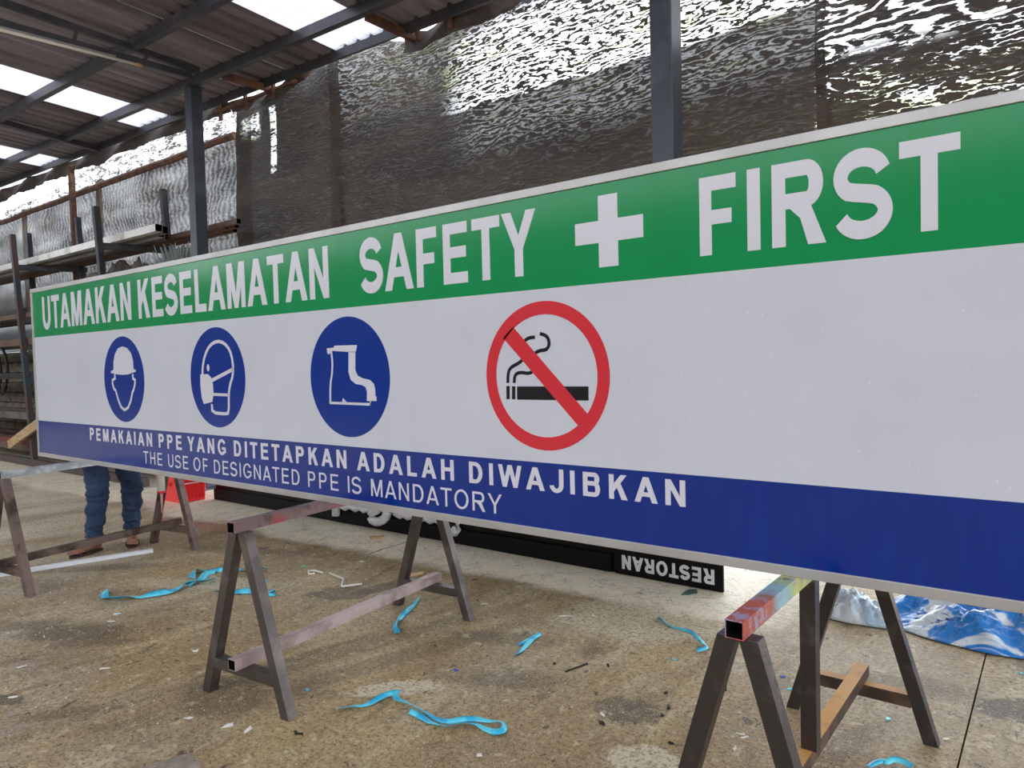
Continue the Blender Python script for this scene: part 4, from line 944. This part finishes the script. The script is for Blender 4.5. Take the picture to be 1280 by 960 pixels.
# ------------------------------------------------------------------ the person behind the sign
pe = thing('person', 'person in blue jeans and sandals standing behind the left end of the sign', 'person', (-5.86, 2.47, 0))
def loft(mb, secs, n=14, dirv=None):
    """secs: (centre, rx, ry, axis angle) stacked rings, ends capped"""
    rings = []
    for (c, a, b, rot) in secs:
        c = Vector(c); rings.append([c + Vector((a * math.cos(t) * math.cos(rot) - b * math.sin(t) * math.sin(rot), a * math.cos(t) * math.sin(rot) + b * math.sin(t) * math.cos(rot), 0)) for t in [2 * math.pi * j / n for j in range(n)]])
    vs = [q for g in rings for q in g]; f = [tuple(range(n))[::-1], tuple(range((len(secs) - 1) * n, len(secs) * n))]
    for i in range(len(secs) - 1):
        for j in range(n): f.append((i * n + j, i * n + (j + 1) % n, (i + 1) * n + (j + 1) % n, (i + 1) * n + j))
    mb.add(vs, f)
FA = math.radians(-28)                      # facing: towards +x and a little -y
fw = Vector((math.cos(FA), math.sin(FA), 0)); sd_ = Vector((-math.sin(FA), math.cos(FA), 0))   # sd_ = the person's left
HIP = Vector((-5.90, 2.48, .86))
AK1 = Vector((-5.835, 2.345, .09)); AK2 = Vector((-5.87, 2.64, .09))
K1 = Vector((-5.80, 2.375, .47)); K2 = Vector((-5.80, 2.625, .47))
H1_, H2_ = HIP - sd_ * .085, HIP + sd_ * .085
def leg_secs(a, k, h, rs):
    out = []
    for i, t in enumerate([j / 14 for j in range(15)]):
        p = a.lerp(k, t * 2) if t < .5 else k.lerp(h, t * 2 - 1)
        r = rs[0] + (rs[1] - rs[0]) * min(1, t * 2) if t < .5 else rs[1] + (rs[2] - rs[1]) * (t * 2 - 1)
        out.append((p, r, r, 0))
    return out
body = MB(); jeans = MB()
loft(body, leg_secs(AK1, K1, H1_, (.04, .052, .08))); loft(body, leg_secs(AK2, K2, H2_, (.04, .052, .08)))
def toe_dir(a, ang): return Vector((math.cos(ang), math.sin(ang), 0))
F1 = toe_dir(0, math.radians(-72)); F2 = toe_dir(0, math.radians(-24))
def foot(mb, ank, d):
    s = Vector((-d.y, d.x, 0)); 
    mb.tube([ank + Vector((0, 0, .03)), ank + Vector((0, 0, -.02)), ank - d * .03 + Vector((0, 0, -.055)), ], [.040, .040, .034], 10)
    mb.tube([ank - d * .045 + Vector((0, 0, -.045)), ank + d * .03 + Vector((0, 0, -.03)), ank + d * .10 + Vector((0, 0, -.045)), ank + d * .155 + Vector((0, 0, -.055))], [.030, .040, .040, .036], 12, ry=.75)
    for k, (o, l, r) in enumerate(((-.030, .055, .0125), (-.011, .052, .009), (.005, .046, .0085), (.020, .038, .008), (.034, .028, .0075))):
        b = ank + d * .145 + s * (o if d is F1 else -o) + Vector((0, 0, -.058)); mb.tube([b, b + d * (l * .6) + Vector((0, 0, .003)), b + d * l + Vector((0, 0, -.004))], [r, r, r * .85], 8)
foot(body, AK1, F1); foot(body, AK2, F2)
T = lambda z, f=0: Vector((HIP.x, HIP.y, z)) + fw * f
ra = FA + math.pi / 2
loft(body, [(T(.80), .13, .10, ra), (T(.90), .16, .11, ra), (T(1.05), .14, .10, ra), (T(1.2), .16, .11, ra), (T(1.34), .18, .11, ra), (T(1.42), .14, .085, ra), (T(1.455), .07, .065, ra), (T(1.52, .01), .052, .055, ra), (T(1.56, .015), .05, .055, ra)], 20)
loft(body, [(T(1.50, .03), .035, .04, ra), (T(1.53, .03), .058, .075, ra), (T(1.58, .02), .070, .092, ra), (T(1.63, .015), .074, .096, ra), (T(1.68, .01), .066, .086, ra), (T(1.71, .005), .035, .05, ra)], 18)
mb_ = body
nz = T(1.59, .105); mb_.tube([T(1.625, .095), T(1.60, .11), nz + Vector((0, 0, -.008))], [.009, .014, .015], 8)
for s in (-1, 1): mb_.tube([T(1.60, .01) + sd_ * s * .07, T(1.585, .0) + sd_ * s * .082, T(1.56, .005) + sd_ * s * .072], [.014, .017, .010], 8)
hands = []
for s in (-1, 1):
    sh = T(1.38) + sd_ * s * .185; el = T(1.14, -.02) + sd_ * s * .235; wr = T(1.02, .19) + sd_ * s * .20
    body.tube([sh, sh.lerp(el, .5), el], [.052, .047, .040], 12); body.tube([el, el.lerp(wr, .4), wr], [.041, .038, .026], 12)
    hd = (wr - el).normalized(); body.tube([wr, wr + hd * .04, wr + hd * .09], [.026, .036, .036], 12, ry=.5)
    for k, l in enumerate((.065, .075, .07, .055)):
        b = wr + hd * .085 + Vector(hd.cross(Vector((0, 0, 1)))).normalized() * ((k - 1.5) * .019)
        body.tube([b, b + hd * l * .5 + Vector((0, 0, -.006)), b + hd * l * .85 + Vector((0, 0, -.03))], [.0095, .009, .0075], 8)
    th = wr + hd * .03 + Vector(hd.cross(Vector((0, 0, 1)))).normalized() * (-.034 * -s)
    body.tube([th, th + hd * .03 + Vector((0, 0, -.012)) - sd_ * s * .02, th + hd * .055 + Vector((0, 0, -.02)) - sd_ * s * .025], [.012, .0105, .009], 8)
bo = body.build('body', M['skin'], pe, True)
rm = bo.modifiers.new('one_skin', 'REMESH'); rm.mode = 'VOXEL'; rm.voxel_size = .0055; rm.use_smooth_shade = True
sm_ = bo.modifiers.new('soften', 'SMOOTH'); sm_.iterations = 4; sm_.factor = .5
def jl(a, k, h, seed):
    secs = []
    for i in range(40):
        t = i / 39; p = (a + Vector((0, 0, .035))).lerp(k, t * 2) if t < .5 else k.lerp(h, t * 2 - 1)
        r = (.062 + .020 * min(1, t * 2)) if t < .5 else .082 + .022 * (t * 2 - 1)
        fold = .006 * math.sin(t * 95 + seed) * (1.0 if t < .16 or .36 < t < .62 else .35) + .004 * math.sin(t * 41 + seed * 2)
        c = p + Vector((math.sin(t * 37 + seed) * .005, math.cos(t * 29 + seed) * .004, 0))
        secs.append((c, r + fold, r * .96 + fold, 0))
    loft(jeans, secs, 18)
jl(AK1 + Vector((0, 0, -.01)), K1, H1_, 1); jl(AK2 + Vector((0, 0, -.01)), K2, H2_, 4)
loft(jeans, [(T(.78), .165, .115, ra), (T(.86), .180, .128, ra), (T(.95), .168, .122, ra), (T(1.0), .160, .115, ra)], 24)
jo = jeans.build('jeans', M['denim'], pe, True)
rm = jo.modifiers.new('one_cloth', 'REMESH'); rm.mode = 'VOXEL'; rm.voxel_size = .007; rm.use_smooth_shade = True
sm_ = jo.modifiers.new('soften', 'SMOOTH'); sm_.iterations = 2
sh_ = MB(); loft(sh_, [(T(.93), .176, .13, ra), (T(1.05), .160, .122, ra), (T(1.2), .175, .127, ra), (T(1.34), .192, .125, ra), (T(1.425), .135, .095, ra), (T(1.445), .075, .07, ra)], 24)
for s in (-1, 1):
    a = T(1.385) + sd_ * s * .16; e = T(1.22, -.01) + sd_ * s * .225; sh_.tube([a, e], [.068, .062], 14)
so = sh_.build('shirt', M['shirt'], pe, True); rm = so.modifiers.new('one_cloth', 'REMESH'); rm.mode = 'VOXEL'; rm.voxel_size = .008; rm.use_smooth_shade = True
hm = MB(); loft(hm, [(T(1.60, -.02), .079, .088, ra), (T(1.64, -.008), .082, .100, ra), (T(1.69, -.0), .074, .094, ra), (T(1.725, -.0), .045, .06, ra)], 18)
ho = hm.build('hair', M['hair'], pe, True); rm = ho.modifiers.new('one_mass', 'REMESH'); rm.mode = 'VOXEL'; rm.voxel_size = .007; rm.use_smooth_shade = True
for s in (-1, 1):
    eye = T(1.615, .103) + sd_ * s * .028
    MB().tube([eye - fw * .008, eye, eye + fw * .004], [.009, .009, .004], 8).build('eye', M['paper'], pe, True)
    MB().tube([eye + fw * .003, eye + fw * .006], [.004, .003], 8).build('eye', M['black'], pe, True)
MB().tube([T(1.555, .103) - sd_ * .02, T(1.553, .108), T(1.555, .103) + sd_ * .02], [.003, .0055, .003], 8).build('mouth', pm('lips', s2l((140, 84, 74)), .5), pe, True)
for ank, d in ((AK1, F1), (AK2, F2)):
    s = Vector((-d.y, d.x, 0)); c = Vector((ank.x, ank.y, 0)) + d * .068
    mb = MB(); out = []
    for i in range(24):
        t = 2 * math.pi * i / 24; wv = .045 + .009 * math.cos(t); out.append(c + d * (.138 * math.cos(t)) + s * (wv * math.sin(t)))
    k = 24; mb.add([(p.x, p.y, .0) for p in out] + [(p.x, p.y, .016) for p in out], [tuple(range(k))[::-1], tuple(range(k, 2 * k))] + [(i, (i + 1) % k, k + (i + 1) % k, k + i) for i in range(k)])
    so_ = mb.build('sandal', M['sandal'], pe)
    cc = Vector((ank.x, ank.y, 0)) + d * .10
    for q, w_ in ((.0, .044), (.05, .043)):
        m2 = MB(); m2.tube([cc + d * q + s * (w_ * math.cos(t)) + Vector((0, 0, .012 + .052 * math.sin(t) * (1 - q * 4))) for t in [math.pi * j / 10 for j in range(11)]], .008, 6, ry=.5); m2.build('strap', M['sandal'], so_, True)
